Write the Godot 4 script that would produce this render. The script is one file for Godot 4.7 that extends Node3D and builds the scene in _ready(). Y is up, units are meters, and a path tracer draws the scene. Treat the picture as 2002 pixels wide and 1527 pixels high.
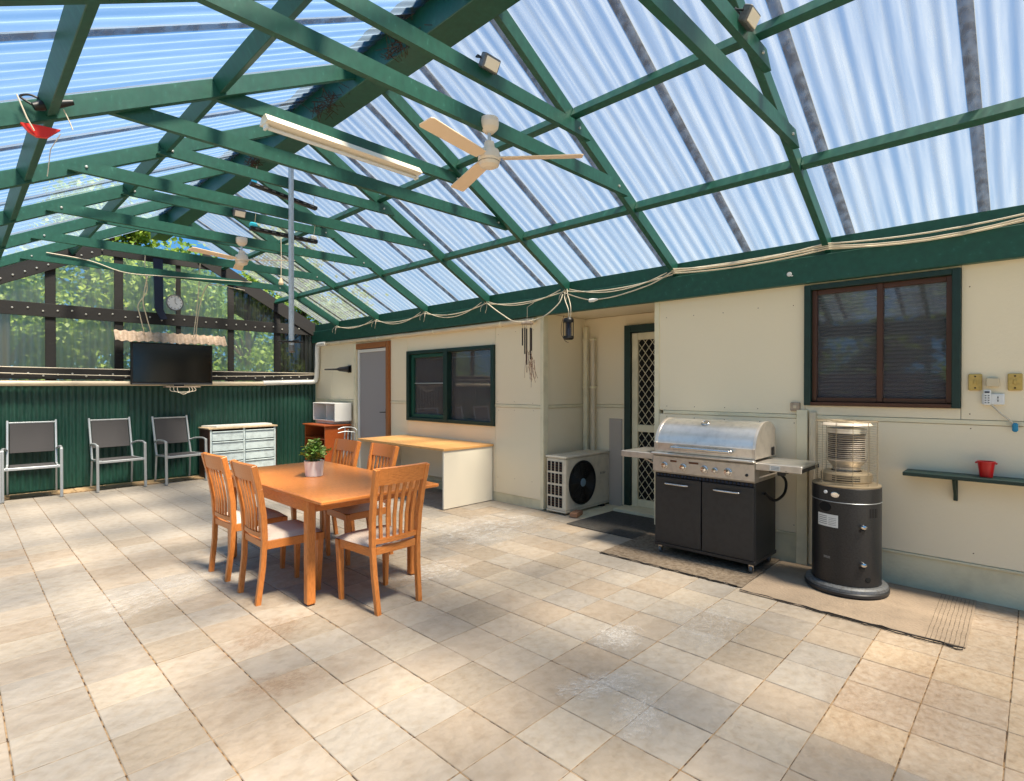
extends Node3D
# Covered patio beside a cream house. World: house wall is the plane x = 5, the end fence is z = -10.25,
# the camera stands at x = 0, z = 0.

var M := {}
var used := {}
var rng := RandomNumberGenerator.new()
const PI2 := TAU

# ---------------------------------------------------------------- names and tags
func numbered(called: String) -> String:
	if not used.has(called):
		used[called] = 0
		return called
	used[called] += 1
	return "%s_%03d" % [called, used[called]]

func tag(o: Node, label: String, category: String, group := "") -> Node:
	o.set_meta("label", label)
	o.set_meta("category", category)
	if group != "":
		o.set_meta("group", group)
	return o

func thing(called: String, label: String, category: String, at := Vector3.ZERO, turn := 0.0, group := "") -> Node3D:
	var o := Node3D.new()
	o.name = numbered(called)
	add_child(o)
	o.position = at
	o.rotation.y = turn
	tag(o, label, category, group)
	return o

func copy(src: Node3D, label: String, at: Vector3, turn := 0.0) -> Node3D:
	var base := String(src.name)
	var o: Node3D = src.duplicate()
	o.name = numbered(base)
	add_child(o)
	o.position = at
	o.rotation.y = turn
	o.set_meta("label", label)
	return o

func sub(called: String, parent: Node, at := Vector3.ZERO) -> Node3D:
	var o := Node3D.new()
	o.name = called
	parent.add_child(o, true)
	o.position = at
	return o

func obj(called: String, s: SurfaceTool, m: Material, parent: Node, kind := "") -> MeshInstance3D:
	var o := MeshInstance3D.new()
	o.name = called
	o.mesh = s.commit()
	o.mesh.surface_set_material(0, m)
	parent.add_child(o, true)
	if kind != "":
		o.set_meta("kind", kind)
	return o

func inst(called: String, mesh: Mesh, m: Material, parent: Node, xf: Transform3D) -> MeshInstance3D:
	var o := MeshInstance3D.new()
	o.name = called
	o.mesh = mesh
	o.material_override = m
	o.transform = xf
	parent.add_child(o, true)
	return o

# ---------------------------------------------------------------- geometry
func st() -> SurfaceTool:
	var s := SurfaceTool.new()
	s.begin(Mesh.PRIMITIVE_TRIANGLES)
	return s

func tri(s: SurfaceTool, a: Vector3, b: Vector3, c: Vector3, n: Vector3) -> void:
	s.set_normal(n)
	s.add_vertex(a)
	if (b - a).cross(c - a).dot(n) > 0.0:
		s.add_vertex(c)
		s.add_vertex(b)
	else:
		s.add_vertex(b)
		s.add_vertex(c)

func quad(s: SurfaceTool, a: Vector3, b: Vector3, c: Vector3, d: Vector3, n: Vector3) -> void:
	tri(s, a, b, c, n)
	tri(s, a, c, d, n)

func sv(s: SurfaceTool, p: Vector3, n: Vector3) -> void:
	s.set_normal(n)
	s.add_vertex(p)

# smooth quad: own normal at each corner
func squad(s: SurfaceTool, p: Array, n: Array) -> void:
	var a: Vector3 = p[0]
	var g: Vector3 = n[0] + n[1] + n[2] + n[3]
	var f: Vector3 = (p[1] - a).cross(p[2] - a) + (p[2] - a).cross(p[3] - a)
	var order := [0, 1, 2, 0, 2, 3]
	if f.dot(g) > 0.0:
		order = [0, 2, 1, 0, 3, 2]
	for i in order:
		sv(s, p[i], n[i])

func box(s: SurfaceTool, c: Vector3, size: Vector3, bev := 0.0, b := Basis.IDENTITY) -> void:
	var h := size * 0.5
	var q := minf(bev, minf(h.x, minf(h.y, h.z)) * 0.9)
	var P := func(sg: Array, ax: int) -> Vector3:
		var v := Vector3.ZERO
		for i in 3:
			v[i] = sg[i] * (h[i] if i == ax else h[i] - q)
		return c + b * v
	for ax in 3:
		var u := (ax + 1) % 3
		var w := (ax + 2) % 3
		for sgn in [-1, 1]:
			var n := Vector3.ZERO
			n[ax] = sgn
			var pts := []
			for t in [[-1, -1], [1, -1], [1, 1], [-1, 1]]:
				var sg := [0, 0, 0]
				sg[ax] = sgn
				sg[u] = t[0]
				sg[w] = t[1]
				pts.append(P.call(sg, ax))
			quad(s, pts[0], pts[1], pts[2], pts[3], b * n)
	if q <= 0.0:
		return
	for ax in 3:
		var u := (ax + 1) % 3
		var w := (ax + 2) % 3
		for su in [-1, 1]:
			for sw in [-1, 1]:
				var n := Vector3.ZERO
				n[u] = su
				n[w] = sw
				n = n.normalized()
				var g0 := [0, 0, 0]
				var g1 := [0, 0, 0]
				g0[u] = su
				g1[u] = su
				g0[w] = sw
				g1[w] = sw
				g0[ax] = -1
				g1[ax] = 1
				quad(s, P.call(g0, u), P.call(g1, u), P.call(g1, w), P.call(g0, w), b * n)
	for sx in [-1, 1]:
		for sy in [-1, 1]:
			for sz in [-1, 1]:
				var g := [sx, sy, sz]
				tri(s, P.call(g, 0), P.call(g, 1), P.call(g, 2), b * Vector3(sx, sy, sz).normalized())

func frame_of(d: Vector3, up := Vector3.UP) -> Basis:
	var z := d.normalized()
	var x := up.cross(z)
	if x.length() < 0.001:
		x = Vector3.RIGHT.cross(z)
	x = x.normalized()
	return Basis(x, z.cross(x), z)

# bar from a to b: w across, h towards up
func bar(s: SurfaceTool, a: Vector3, b: Vector3, w: float, h: float, bev := 0.0, up := Vector3.UP) -> void:
	box(s, (a + b) * 0.5, Vector3(w, h, (b - a).length()), bev, frame_of(b - a, up))

func tube(s: SurfaceTool, pts: Array, r, sides := 8, caps := true) -> void:
	var n := pts.size()
	var rings := []
	var nrm := []
	var up := Vector3.UP
	for i in n:
		var d: Vector3 = (pts[mini(i + 1, n - 1)] - pts[maxi(i - 1, 0)]).normalized()
		if absf(d.dot(up)) > 0.95:
			up = Vector3.RIGHT if absf(d.x) < 0.9 else Vector3.FORWARD
		var x := up.cross(d).normalized()
		var y := d.cross(x)
		up = y
		var rr: float = r[i] if r is Array else r
		var ring := []
		var nn := []
		for k in sides:
			var t := PI2 * k / sides
			var v := x * cos(t) + y * sin(t)
			ring.append(pts[i] + v * rr)
			nn.append(v)
		rings.append(ring)
		nrm.append(nn)
	for i in n - 1:
		for k in sides:
			var l := (k + 1) % sides
			squad(s, [rings[i][k], rings[i][l], rings[i + 1][l], rings[i + 1][k]], [nrm[i][k], nrm[i][l], nrm[i + 1][l], nrm[i + 1][k]])
	if caps:
		var d0: Vector3 = (pts[0] - pts[1]).normalized()
		var d1: Vector3 = (pts[n - 1] - pts[n - 2]).normalized()
		for k in sides:
			var l := (k + 1) % sides
			tri(s, pts[0], rings[0][k], rings[0][l], d0)
			tri(s, pts[n - 1], rings[n - 1][k], rings[n - 1][l], d1)

# profile: Vector2(radius, height), turned round the axis b.y through c
func lathe(s: SurfaceTool, prof: Array, c: Vector3, seg := 32, b := Basis.IDENTITY) -> void:
	for i in prof.size() - 1:
		var p: Vector2 = prof[i]
		var q: Vector2 = prof[i + 1]
		var d := (q - p).normalized()
		var out := Vector2(d.y, -d.x)
		for k in seg:
			var t0 := PI2 * k / seg
			var t1 := PI2 * (k + 1) / seg
			var e0 := Vector3(cos(t0), 0, sin(t0))
			var e1 := Vector3(cos(t1), 0, sin(t1))
			var n0 := b * (e0 * out.x + Vector3.UP * out.y)
			var n1 := b * (e1 * out.x + Vector3.UP * out.y)
			var a0 := c + b * (e0 * p.x + Vector3.UP * p.y)
			var a1 := c + b * (e1 * p.x + Vector3.UP * p.y)
			var b0 := c + b * (e0 * q.x + Vector3.UP * q.y)
			var b1 := c + b * (e1 * q.x + Vector3.UP * q.y)
			if p.x < 0.0001:
				tri(s, a0, b0, b1, (n0 + n1).normalized())
			elif q.x < 0.0001:
				tri(s, a0, a1, b0, (n0 + n1).normalized())
			else:
				squad(s, [a0, a1, b1, b0], [n0, n1, n1, n0])

# polygon in the plane (b.x, b.y), thickness along b.z from d0 to d1
func prism(s: SurfaceTool, poly: Array, d0: float, d1: float, o := Vector3.ZERO, b := Basis.IDENTITY, smooth := false) -> void:
	var pp := PackedVector2Array(poly)
	var ids := Geometry2D.triangulate_polygon(pp)
	for i in range(0, ids.size(), 3):
		for e in [[d0, -1.0], [d1, 1.0]]:
			var v := []
			for k in 3:
				v.append(o + b * Vector3(pp[ids[i + k]].x, pp[ids[i + k]].y, e[0]))
			tri(s, v[0], v[1], v[2], b.z * float(e[1]))
	var cw := Geometry2D.is_polygon_clockwise(pp)
	var m := pp.size()
	var sn := []
	for i in m:
		var e := (pp[(i + 1) % m] - pp[i]).normalized()
		var nn := Vector2(e.y, -e.x)
		sn.append(-nn if cw else nn)
	for i in m:
		var j := (i + 1) % m
		var n0: Vector2 = sn[i]
		var n1: Vector2 = sn[i]
		if smooth:
			var before: Vector2 = sn[(i - 1 + m) % m]
			var after: Vector2 = sn[j]
			if before.dot(n0) > 0.7:
				n0 = (before + n0).normalized()
			if after.dot(n1) > 0.7:
				n1 = (after + n1).normalized()
		var A := o + b * Vector3(pp[i].x, pp[i].y, d0)
		var B := o + b * Vector3(pp[j].x, pp[j].y, d0)
		var C := o + b * Vector3(pp[j].x, pp[j].y, d1)
		var D := o + b * Vector3(pp[i].x, pp[i].y, d1)
		var N0 := b * Vector3(n0.x, n0.y, 0)
		var N1 := b * Vector3(n1.x, n1.y, 0)
		squad(s, [A, B, C, D], [N0, N1, N1, N0])

# corrugated sheet: across u (unit) over width w, running along v from v0 to per-place end; n is the face
func corrugated(s: SurfaceTool, o: Vector3, u: Vector3, w: float, v: Vector3, n: Vector3, ends: Callable, pitch := 0.1, amp := 0.009, per := 8, phase := 0.0) -> void:
	var steps := int(ceil(w / pitch * per))
	for i in steps:
		var t0 := w * i / steps
		var t1 := w * (i + 1) / steps
		var P := []
		var N := []
		for t in [t0, t1]:
			var a: float = PI2 * (t + phase) / pitch
			var off := n * sin(a) * amp
			var sl := cos(a) * amp * PI2 / pitch
			var nn := (n - u * sl).normalized()
			var e: Vector2 = ends.call(t)
			P.append([o + u * t + off + v * e.x, o + u * t + off + v * e.y])
			N.append(nn)
		if (P[0][1] - P[0][0]).dot(v) < 0.001 and (P[1][1] - P[1][0]).dot(v) < 0.001:
			continue
		squad(s, [P[0][0], P[1][0], P[1][1], P[0][1]], [N[0], N[1], N[1], N[0]])

func sag(a: Vector3, b: Vector3, drop: float, n := 10) -> Array:
	var r := []
	for i in n + 1:
		var t := float(i) / n
		r.append(a.lerp(b, t) - Vector3.UP * drop * 4.0 * t * (1.0 - t))
	return r

# smooth path through points
func spline(p: Array, n := 6) -> Array:
	var r := []
	for i in p.size() - 1:
		var p0: Vector3 = p[maxi(i - 1, 0)]
		var p1: Vector3 = p[i]
		var p2: Vector3 = p[i + 1]
		var p3: Vector3 = p[mini(i + 2, p.size() - 1)]
		for k in n:
			var t := float(k) / n
			r.append(0.5 * ((2.0 * p1) + (p2 - p0) * t + (2.0 * p0 - 5.0 * p1 + 4.0 * p2 - p3) * t * t + (3.0 * p1 - p0 - 3.0 * p2 + p3) * t * t * t))
	r.append(p[p.size() - 1])
	return r

# ---------------------------------------------------------------- materials
func noise_tex(freq: float, sd: int, cols: Array, offs: Array, size := 512, oct := 5, kind := FastNoiseLite.TYPE_SIMPLEX_SMOOTH) -> NoiseTexture2D:
	var f := FastNoiseLite.new()
	f.noise_type = kind
	f.seed = sd
	f.frequency = freq
	f.fractal_octaves = oct
	f.fractal_gain = 0.55
	var t := NoiseTexture2D.new()
	t.width = size
	t.height = size
	t.seamless = true
	t.noise = f
	var g := Gradient.new()
	g.offsets = PackedFloat32Array(offs)
	g.colors = PackedColorArray(cols)
	t.color_ramp = g
	return t

func bump_tex(freq: float, sd: int, strength := 4.0, size := 512, oct := 5) -> NoiseTexture2D:
	var f := FastNoiseLite.new()
	f.noise_type = FastNoiseLite.TYPE_SIMPLEX_SMOOTH
	f.seed = sd
	f.frequency = freq
	f.fractal_octaves = oct
	var t := NoiseTexture2D.new()
	t.width = size
	t.height = size
	t.seamless = true
	t.noise = f
	t.as_normal_map = true
	t.bump_strength = strength
	return t

func grey(v: float) -> Color:
	return Color(v, v, v)

func mat(key: String, col: Color, rough := 0.6, metal := 0.0, tex: Texture2D = null, sc := Vector3.ONE, nrm: Texture2D = null, ns := 0.5, spec := 0.5) -> StandardMaterial3D:
	var m := StandardMaterial3D.new()
	m.resource_name = key
	m.albedo_color = col
	m.roughness = rough
	m.metallic = metal
	m.metallic_specular = spec
	if tex != null or nrm != null:
		m.uv1_triplanar = true
		m.uv1_world_triplanar = true
		m.uv1_scale = sc
		m.uv1_triplanar_sharpness = 8.0
	if tex != null:
		m.albedo_texture = tex
	if nrm != null:
		m.normal_enabled = true
		m.normal_texture = nrm
		m.normal_scale = ns
	M[key] = m
	return m

func see_through(m: StandardMaterial3D, a: float, back := 0.0) -> StandardMaterial3D:
	m.transparency = BaseMaterial3D.TRANSPARENCY_ALPHA
	m.albedo_color.a = a
	m.cull_mode = BaseMaterial3D.CULL_DISABLED
	if back > 0.0:
		m.backlight_enabled = true
		m.backlight = grey(back)
	return m

func materials() -> void:
	# wear: near-white pattern multiplied into the paint colours
	var wear := noise_tex(0.012, 3, [grey(0.9), grey(0.97), grey(1.0)], [0.25, 0.5, 0.8])
	var blotch := noise_tex(0.02, 9, [Color(0.84, 0.82, 0.78), grey(0.95), grey(1.0)], [0.2, 0.5, 0.8])
	var soft := noise_tex(0.01, 7, [grey(0.93), grey(0.98), grey(1.0)], [0.2, 0.5, 0.8])
	var fine := noise_tex(0.11, 5, [grey(0.88), grey(1.0)], [0.2, 0.8])
	var streak := noise_tex(0.03, 17, [grey(0.85), grey(0.96), grey(1.0)], [0.2, 0.5, 0.8])
	var grain := noise_tex(0.035, 21, [Color(0.85, 0.78, 0.7), Color(0.96, 0.93, 0.9), grey(1.0)], [0.2, 0.5, 0.8], 512, 4)
	var b_fine := bump_tex(0.09, 31, 3.0)
	var b_soft := bump_tex(0.015, 33, 3.0)
	var chips := noise_tex(0.05, 19, [Color(0.52, 0.74, 0.72), Color(0.57, 0.8, 0.77), Color(0.6, 0.82, 0.8), grey(1.0)], [0.2, 0.6, 0.8, 0.9], 512, 6)
	mat("green_paint", Color(0.165, 0.375, 0.32), 0.45, 0.0, chips, Vector3(0.7, 0.35, 0.7), b_soft, 0.15)
	mat("green_beam", Color(0.165, 0.375, 0.32), 0.5, 0.0, chips, Vector3.ONE * 0.5, b_soft, 0.2)
	mat("green_trim", Color(0.05, 0.185, 0.16), 0.45, 0.0, wear, Vector3.ONE)
	mat("fence_green", Color(0.095, 0.265, 0.22), 0.5, 0.0, streak, Vector3(1.6, 0.35, 1.6))
	mat("black_frame", Color(0.055, 0.05, 0.048), 0.75, 0.0, soft, Vector3.ONE)
	mat("screw", Color(0.75, 0.75, 0.72), 0.35, 0.7)
	var grime := noise_tex(0.012, 43, [Color(1, 1, 1, 1.0), Color(1, 1, 1, 0.8), Color(0.97, 0.96, 0.93, 0.62)], [0.2, 0.5, 0.85])
	see_through(mat("roof_opal", Color(0.53, 0.55, 0.55), 0.4, 0.0, grime, Vector3(0.12, 0.12, 2.2)), 0.6, 1.7)
	see_through(mat("roof_clear", Color(0.60, 0.69, 0.78), 0.35, 0.0, grime, Vector3(0.12, 0.12, 2.2)), 0.40, 1.6)
	see_through(mat("lap_dirt", Color(0.34, 0.31, 0.30), 0.8, 0.0, noise_tex(0.02, 41, [Color(0.8, 0.75, 0.7, 0.72), Color(1, 1, 1, 0.95)], [0.2, 0.8]), Vector3.ONE * 1.0), 0.92, 0.5)
	see_through(mat("clear_sheet", Color(0.50, 0.54, 0.50), 0.35), 0.42, 1.2)
	see_through(mat("dark_sheet", Color(0.06, 0.07, 0.07), 0.4), 0.93)
	mat("cream", Color(0.925, 0.87, 0.755), 0.75, 0.0, null, Vector3.ONE * 0.6, b_fine, 0.08)
	mat("cream_trim", Color(0.90, 0.86, 0.735), 0.6, 0.0, soft, Vector3.ONE * 0.5)
	mat("cream_pipe", Color(0.84, 0.78, 0.67), 0.45, 0.0, soft, Vector3.ONE * 0.5)
	mat("plinth", Color(0.86, 0.825, 0.70), 0.9, 0.0, soft, Vector3.ONE * 0.6, b_fine, 0.2)
	mat("white_paint", Color(0.86, 0.86, 0.84), 0.5, 0.0, soft, Vector3.ONE * 0.8)
	mat("bright_white", Color(0.88, 0.88, 0.87), 0.35)
	mat("drawer_white", Color(0.80, 0.86, 0.87), 0.5, 0.0, wear, Vector3.ONE)
	mat("chest_side", Color(0.25, 0.13, 0.08), 0.6, 0.0, grain, Vector3(6, 1, 6))
	mat("ply_top", Color(0.78, 0.69, 0.56), 0.6, 0.0, blotch, Vector3.ONE * 1.2)
	mat("wood_up", Color(0.82, 0.52, 0.26), 0.34, 0.0, grain, Vector3(9, 0.8, 9))
	mat("wood_x", Color(0.82, 0.52, 0.26), 0.34, 0.0, grain, Vector3(0.8, 9, 9))
	mat("wood_z", Color(0.82, 0.52, 0.26), 0.34, 0.0, grain, Vector3(9, 9, 0.8))
	mat("wood_top", Color(0.82, 0.52, 0.26), 0.28, 0.0, grain, Vector3(7, 7, 0.6))
	mat("desk_panel", Color(0.88, 0.85, 0.78), 0.5)
	mat("panel_grey", Color(0.70, 0.66, 0.62), 0.7)
	mat("cabinet_wood", Color(0.66, 0.34, 0.16), 0.35, 0.0, grain, Vector3(8, 0.8, 8))
	mat("desk_top", Color(0.86, 0.67, 0.43), 0.4, 0.0, grain, Vector3(6, 6, 0.5))
	mat("cushion", Color(0.84, 0.80, 0.76), 0.95, 0.0, noise_tex(0.16, 61, [Color(0.75, 0.7, 0.66), grey(1.0)], [0.35, 0.6]), Vector3.ONE * 3.0, b_fine, 0.5)
	mat("door_wood", Color(0.62, 0.40, 0.22), 0.55, 0.0, grain, Vector3(8, 0.8, 8))
	mat("flyscreen", Color(0.63, 0.61, 0.61), 0.9, 0.0, fine, Vector3.ONE * 6.0)
	mat("brown_alu", Color(0.31, 0.19, 0.13), 0.4, 0.2)
	mat("blind", Color(0.30, 0.19, 0.15), 0.6)
	mat("dark_room", Color(0.62, 0.57, 0.50), 0.9)
	see_through(mat("glass", Color(0.40, 0.40, 0.42), 0.03, 0.05, null, Vector3.ONE, null, 0.0, 1.0), 0.4)
	mat("steel", Color(0.82, 0.81, 0.79), 0.32, 0.85, soft, Vector3.ONE * 2.0)
	mat("steel_rough", Color(0.80, 0.77, 0.73), 0.42, 0.8, soft, Vector3.ONE * 2.0)
	mat("chrome", Color(0.82, 0.81, 0.8), 0.16, 1.0)
	mat("galvanised", Color(0.72, 0.76, 0.79), 0.45, 0.35, soft, Vector3.ONE * 3.0)
	mat("alu_frame", Color(0.72, 0.74, 0.75), 0.4, 0.6)
	mat("sling", Color(0.25, 0.245, 0.25), 0.9, 0.0, fine, Vector3.ONE * 8.0)
	mat("charcoal", Color(0.178, 0.178, 0.182), 0.42, 0.1, wear, Vector3.ONE * 2.0)
	mat("charcoal_body", Color(0.165, 0.165, 0.17), 0.38, 0.2, noise_tex(0.05, 75, [grey(0.85), grey(1.0), Color(1.25, 1.2, 1.15)], [0.3, 0.6, 0.85]), Vector3.ONE * 2.5)
	mat("black_plastic", Color(0.05, 0.05, 0.055), 0.45)
	mat("black_hole", Color(0.01, 0.01, 0.01), 0.9)
	mat("base_grey", Color(0.42, 0.43, 0.44), 0.45, 0.3, blotch, Vector3.ONE * 4.0)
	mat("cage_wire", Color(0.66, 0.60, 0.50), 0.4, 0.6)
	mat("ac_case", Color(0.83, 0.79, 0.71), 0.5, 0.0, soft, Vector3.ONE * 1.0)
	mat("ac_hub", Color(0.45, 0.55, 0.62), 0.4)
	mat("fan_white", Color(0.84, 0.79, 0.72), 0.4)
	mat("fan_blade", Color(0.86, 0.77, 0.66), 0.5)
	mat("lamp_warm", Color(0.92, 0.88, 0.80), 0.35)
	mat("cable", Color(0.80, 0.76, 0.68), 0.6)
	mat("cable_black", Color(0.04, 0.04, 0.045), 0.6)
	mat("red_plastic", Color(0.72, 0.035, 0.045), 0.35)
	mat("red_orange", Color(0.78, 0.13, 0.08), 0.4)
	mat("blue_plastic", Color(0.10, 0.50, 0.66), 0.4)
	mat("cyan_plastic", Color(0.15, 0.62, 0.72), 0.4)
	mat("tarp_blue", Color(0.08, 0.13, 0.22), 0.7)
	mat("socket_yellow", Color(0.78, 0.66, 0.36), 0.5, 0.0, wear, Vector3.ONE * 3)
	mat("socket_cream", Color(0.80, 0.74, 0.62), 0.5)
	mat("tv_screen", Color(0.028, 0.02, 0.02), 0.12, 0.0, null, Vector3.ONE, null, 0.0, 0.6)
	mat("fibro", Color(0.70, 0.62, 0.54), 0.85, 0.0, blotch, Vector3.ONE * 1.5)
	mat("tan_mat", Color(0.60, 0.53, 0.45), 0.95, 0.0, soft, Vector3.ONE * 0.8, b_fine, 0.5)
	mat("mesh_mat", Color(0.50, 0.45, 0.39), 0.95, 0.0, noise_tex(0.06, 81, [Color(0.75, 0.72, 0.68), Color(0.92, 0.9, 0.87), grey(1.0)], [0.2, 0.5, 0.8]), Vector3.ONE * 0.6, b_fine, 0.8)
	mat("mat_edge", Color(0.12, 0.11, 0.10), 0.9)
	mat("dark_mat", Color(0.27, 0.26, 0.245), 0.95, 0.0, blotch, Vector3.ONE * 1.8, b_fine, 0.7)
	mat("brick", Color(0.66, 0.48, 0.36), 0.9, 0.0, fine, Vector3.ONE * 2.0)
	mat("rust", Color(0.42, 0.26, 0.17), 0.8, 0.0, blotch, Vector3.ONE * 3.0)
	mat("chime", Color(0.17, 0.13, 0.11), 0.5, 0.3)
	mat("nest", Color(0.24, 0.17, 0.11), 0.95)
	mat("litter", Color(0.55, 0.47, 0.30), 0.95)
	mat("soil", Color(0.12, 0.09, 0.07), 0.95)
	mat("sand", Color(0.60, 0.51, 0.40), 0.95, 0.0, noise_tex(0.03, 83, [Color(0.4, 0.34, 0.28), Color(0.9, 0.85, 0.75), grey(1)], [0.25, 0.5, 0.75]), Vector3.ONE * 0.9)
	mat("footing", Color(0.66, 0.56, 0.42), 0.95, 0.0, blotch, Vector3.ONE * 0.8, b_fine, 0.6)
	mat("bounce_apron", Color(0.74, 0.70, 0.64), 0.9, 0.0, blotch, Vector3.ONE * 0.4)  # pale tone for the added, unseen bounce paving
	mat("lawn", Color(0.28, 0.36, 0.14), 0.95, 0.0, noise_tex(0.03, 85, [Color(0.6, 0.55, 0.4), grey(0.9), grey(1)], [0.25, 0.5, 0.75]), Vector3.ONE * 0.4)
	mat("old_timber", Color(0.23, 0.17, 0.13), 0.85, 0.0, grain, Vector3(4, 4, 0.6))
	mat("bark", Color(0.25, 0.19, 0.14), 0.95, 0.0, blotch, Vector3.ONE * 2.0)
	mat("tile_roof", Color(0.42, 0.24, 0.18), 0.8, 0.0, blotch, Vector3.ONE)
	for i in 4:
		var c: Color = [Color(0.42, 0.50, 0.19), Color(0.30, 0.42, 0.17), Color(0.50, 0.57, 0.22), Color(0.26, 0.36, 0.18)][i]
		var m := mat("leaf%d" % i, c, 0.6)
		m.backlight_enabled = true
		m.backlight = Color(0.45, 0.55, 0.22)
		m.cull_mode = BaseMaterial3D.CULL_DISABLED
	for i in 2:
		var m := mat("sprig%d" % i, [Color(0.40, 0.53, 0.22), Color(0.64, 0.70, 0.42)][i], 0.5)
		m.cull_mode = BaseMaterial3D.CULL_DISABLED
	# pavers: worn concrete, several castings, grime in patches that carry on from slab to slab
	var pav := [
		noise_tex(0.02, 101, [Color(0.925, 0.905, 0.88), Color(0.97, 0.965, 0.955), grey(1.0), Color(0.975, 0.97, 0.965)], [0.1, 0.42, 0.66, 0.92], 1024, 8),
		noise_tex(0.03, 102, [Color(0.93, 0.91, 0.88), Color(0.975, 0.97, 0.96), grey(1.0)], [0.1, 0.42, 0.78], 1024, 8)]
	var pav_n := bump_tex(0.06, 103, 4.0, 512, 5)
	var tones := [Color(0.6, 0.553, 0.495), Color(0.622, 0.577, 0.52), Color(0.565, 0.53, 0.485), Color(0.605, 0.572, 0.527), Color(0.58, 0.55, 0.51), Color(0.632, 0.59, 0.532), Color(0.595, 0.542, 0.477), Color(0.57, 0.525, 0.465)]
	for i in 8:
		mat("paver%d" % i, tones[i], 0.78, 0.0, pav[i % 2], Vector3.ONE * (0.27 + 0.03 * i), pav_n, 0.35)
	for i in 3:
		mat("paver_rusty%d" % i, [Color(0.665, 0.60, 0.52), Color(0.67, 0.60, 0.51), Color(0.655, 0.59, 0.515)][i], 0.82, 0.0, noise_tex(0.035, 110 + i, [Color(0.89, 0.86, 0.82), Color(0.965, 0.95, 0.93), grey(1.0)], [0.1, 0.42, 0.75], 512, 7), Vector3.ONE * (0.7 + 0.1 * i), pav_n, 0.5)

# ---------------------------------------------------------------- scene
func _ready() -> void:
	rng.seed = 20240611
	var cam := Camera3D.new()
	cam.name = "camera"
	add_child(cam)
	cam.position = Vector3(0, 1.5, 0)
	cam.rotation_degrees = Vector3(-0.35, -45.86, 0)
	cam.fov = 71.3
	cam.near = 0.05
	cam.far = 600.0
	cam.current = true

	var env := Environment.new()
	env.background_mode = Environment.BG_SKY
	var sky := Sky.new()
	var sm := ProceduralSkyMaterial.new()
	sm.sky_top_color = Color(0.18, 0.42, 0.66)
	sm.sky_horizon_color = Color(0.40, 0.60, 0.73)
	sm.sky_curve = 0.16
	sm.ground_bottom_color = Color(0.25, 0.24, 0.2)
	sm.ground_horizon_color = Color(0.5, 0.52, 0.5)
	sky.sky_material = sm
	env.sky = sky
	env.background_energy_multiplier = 0.62
	env.tonemap_mode = Environment.TONE_MAPPER_LINEAR
	env.tonemap_exposure = 3.2
	env.sdfgi_enabled = true
	env.ssao_enabled = true
	env.ssil_enabled = true
	var we := WorldEnvironment.new()
	we.name = "world_environment"
	we.environment = env
	add_child(we)

	var sun := DirectionalLight3D.new()
	sun.name = "sun"
	add_child(sun)
	sun.look_at_from_position(Vector3(0.02, 1.0, 0.47) * 50.0, Vector3.ZERO, Vector3.FORWARD)
	sun.light_color = Color(1.0, 0.95, 0.87)
	sun.light_energy = 1.6
	sun.light_angular_distance = 11.0
	sun.shadow_enabled = true

	materials()
	build_ground()
	build_house()
	build_roof()
	build_end_fence()
	build_side_fence()
	build_trees()
	build_ceiling_things()
	build_fence_things()
	build_wall_things()
	build_furniture()
	build_cooking()
	build_cables()

# right and left rafter undersides
func yr(x: float) -> float:
	return 2.56 + 0.545 * (5.0 - x)

func yl(x: float) -> float:
	return 2.75 + 0.53 * x

const RAFTERS := [2.765, 1.43, 0.095, -1.24, -2.575, -3.91, -5.245, -6.58, -7.915, -9.25]

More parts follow.
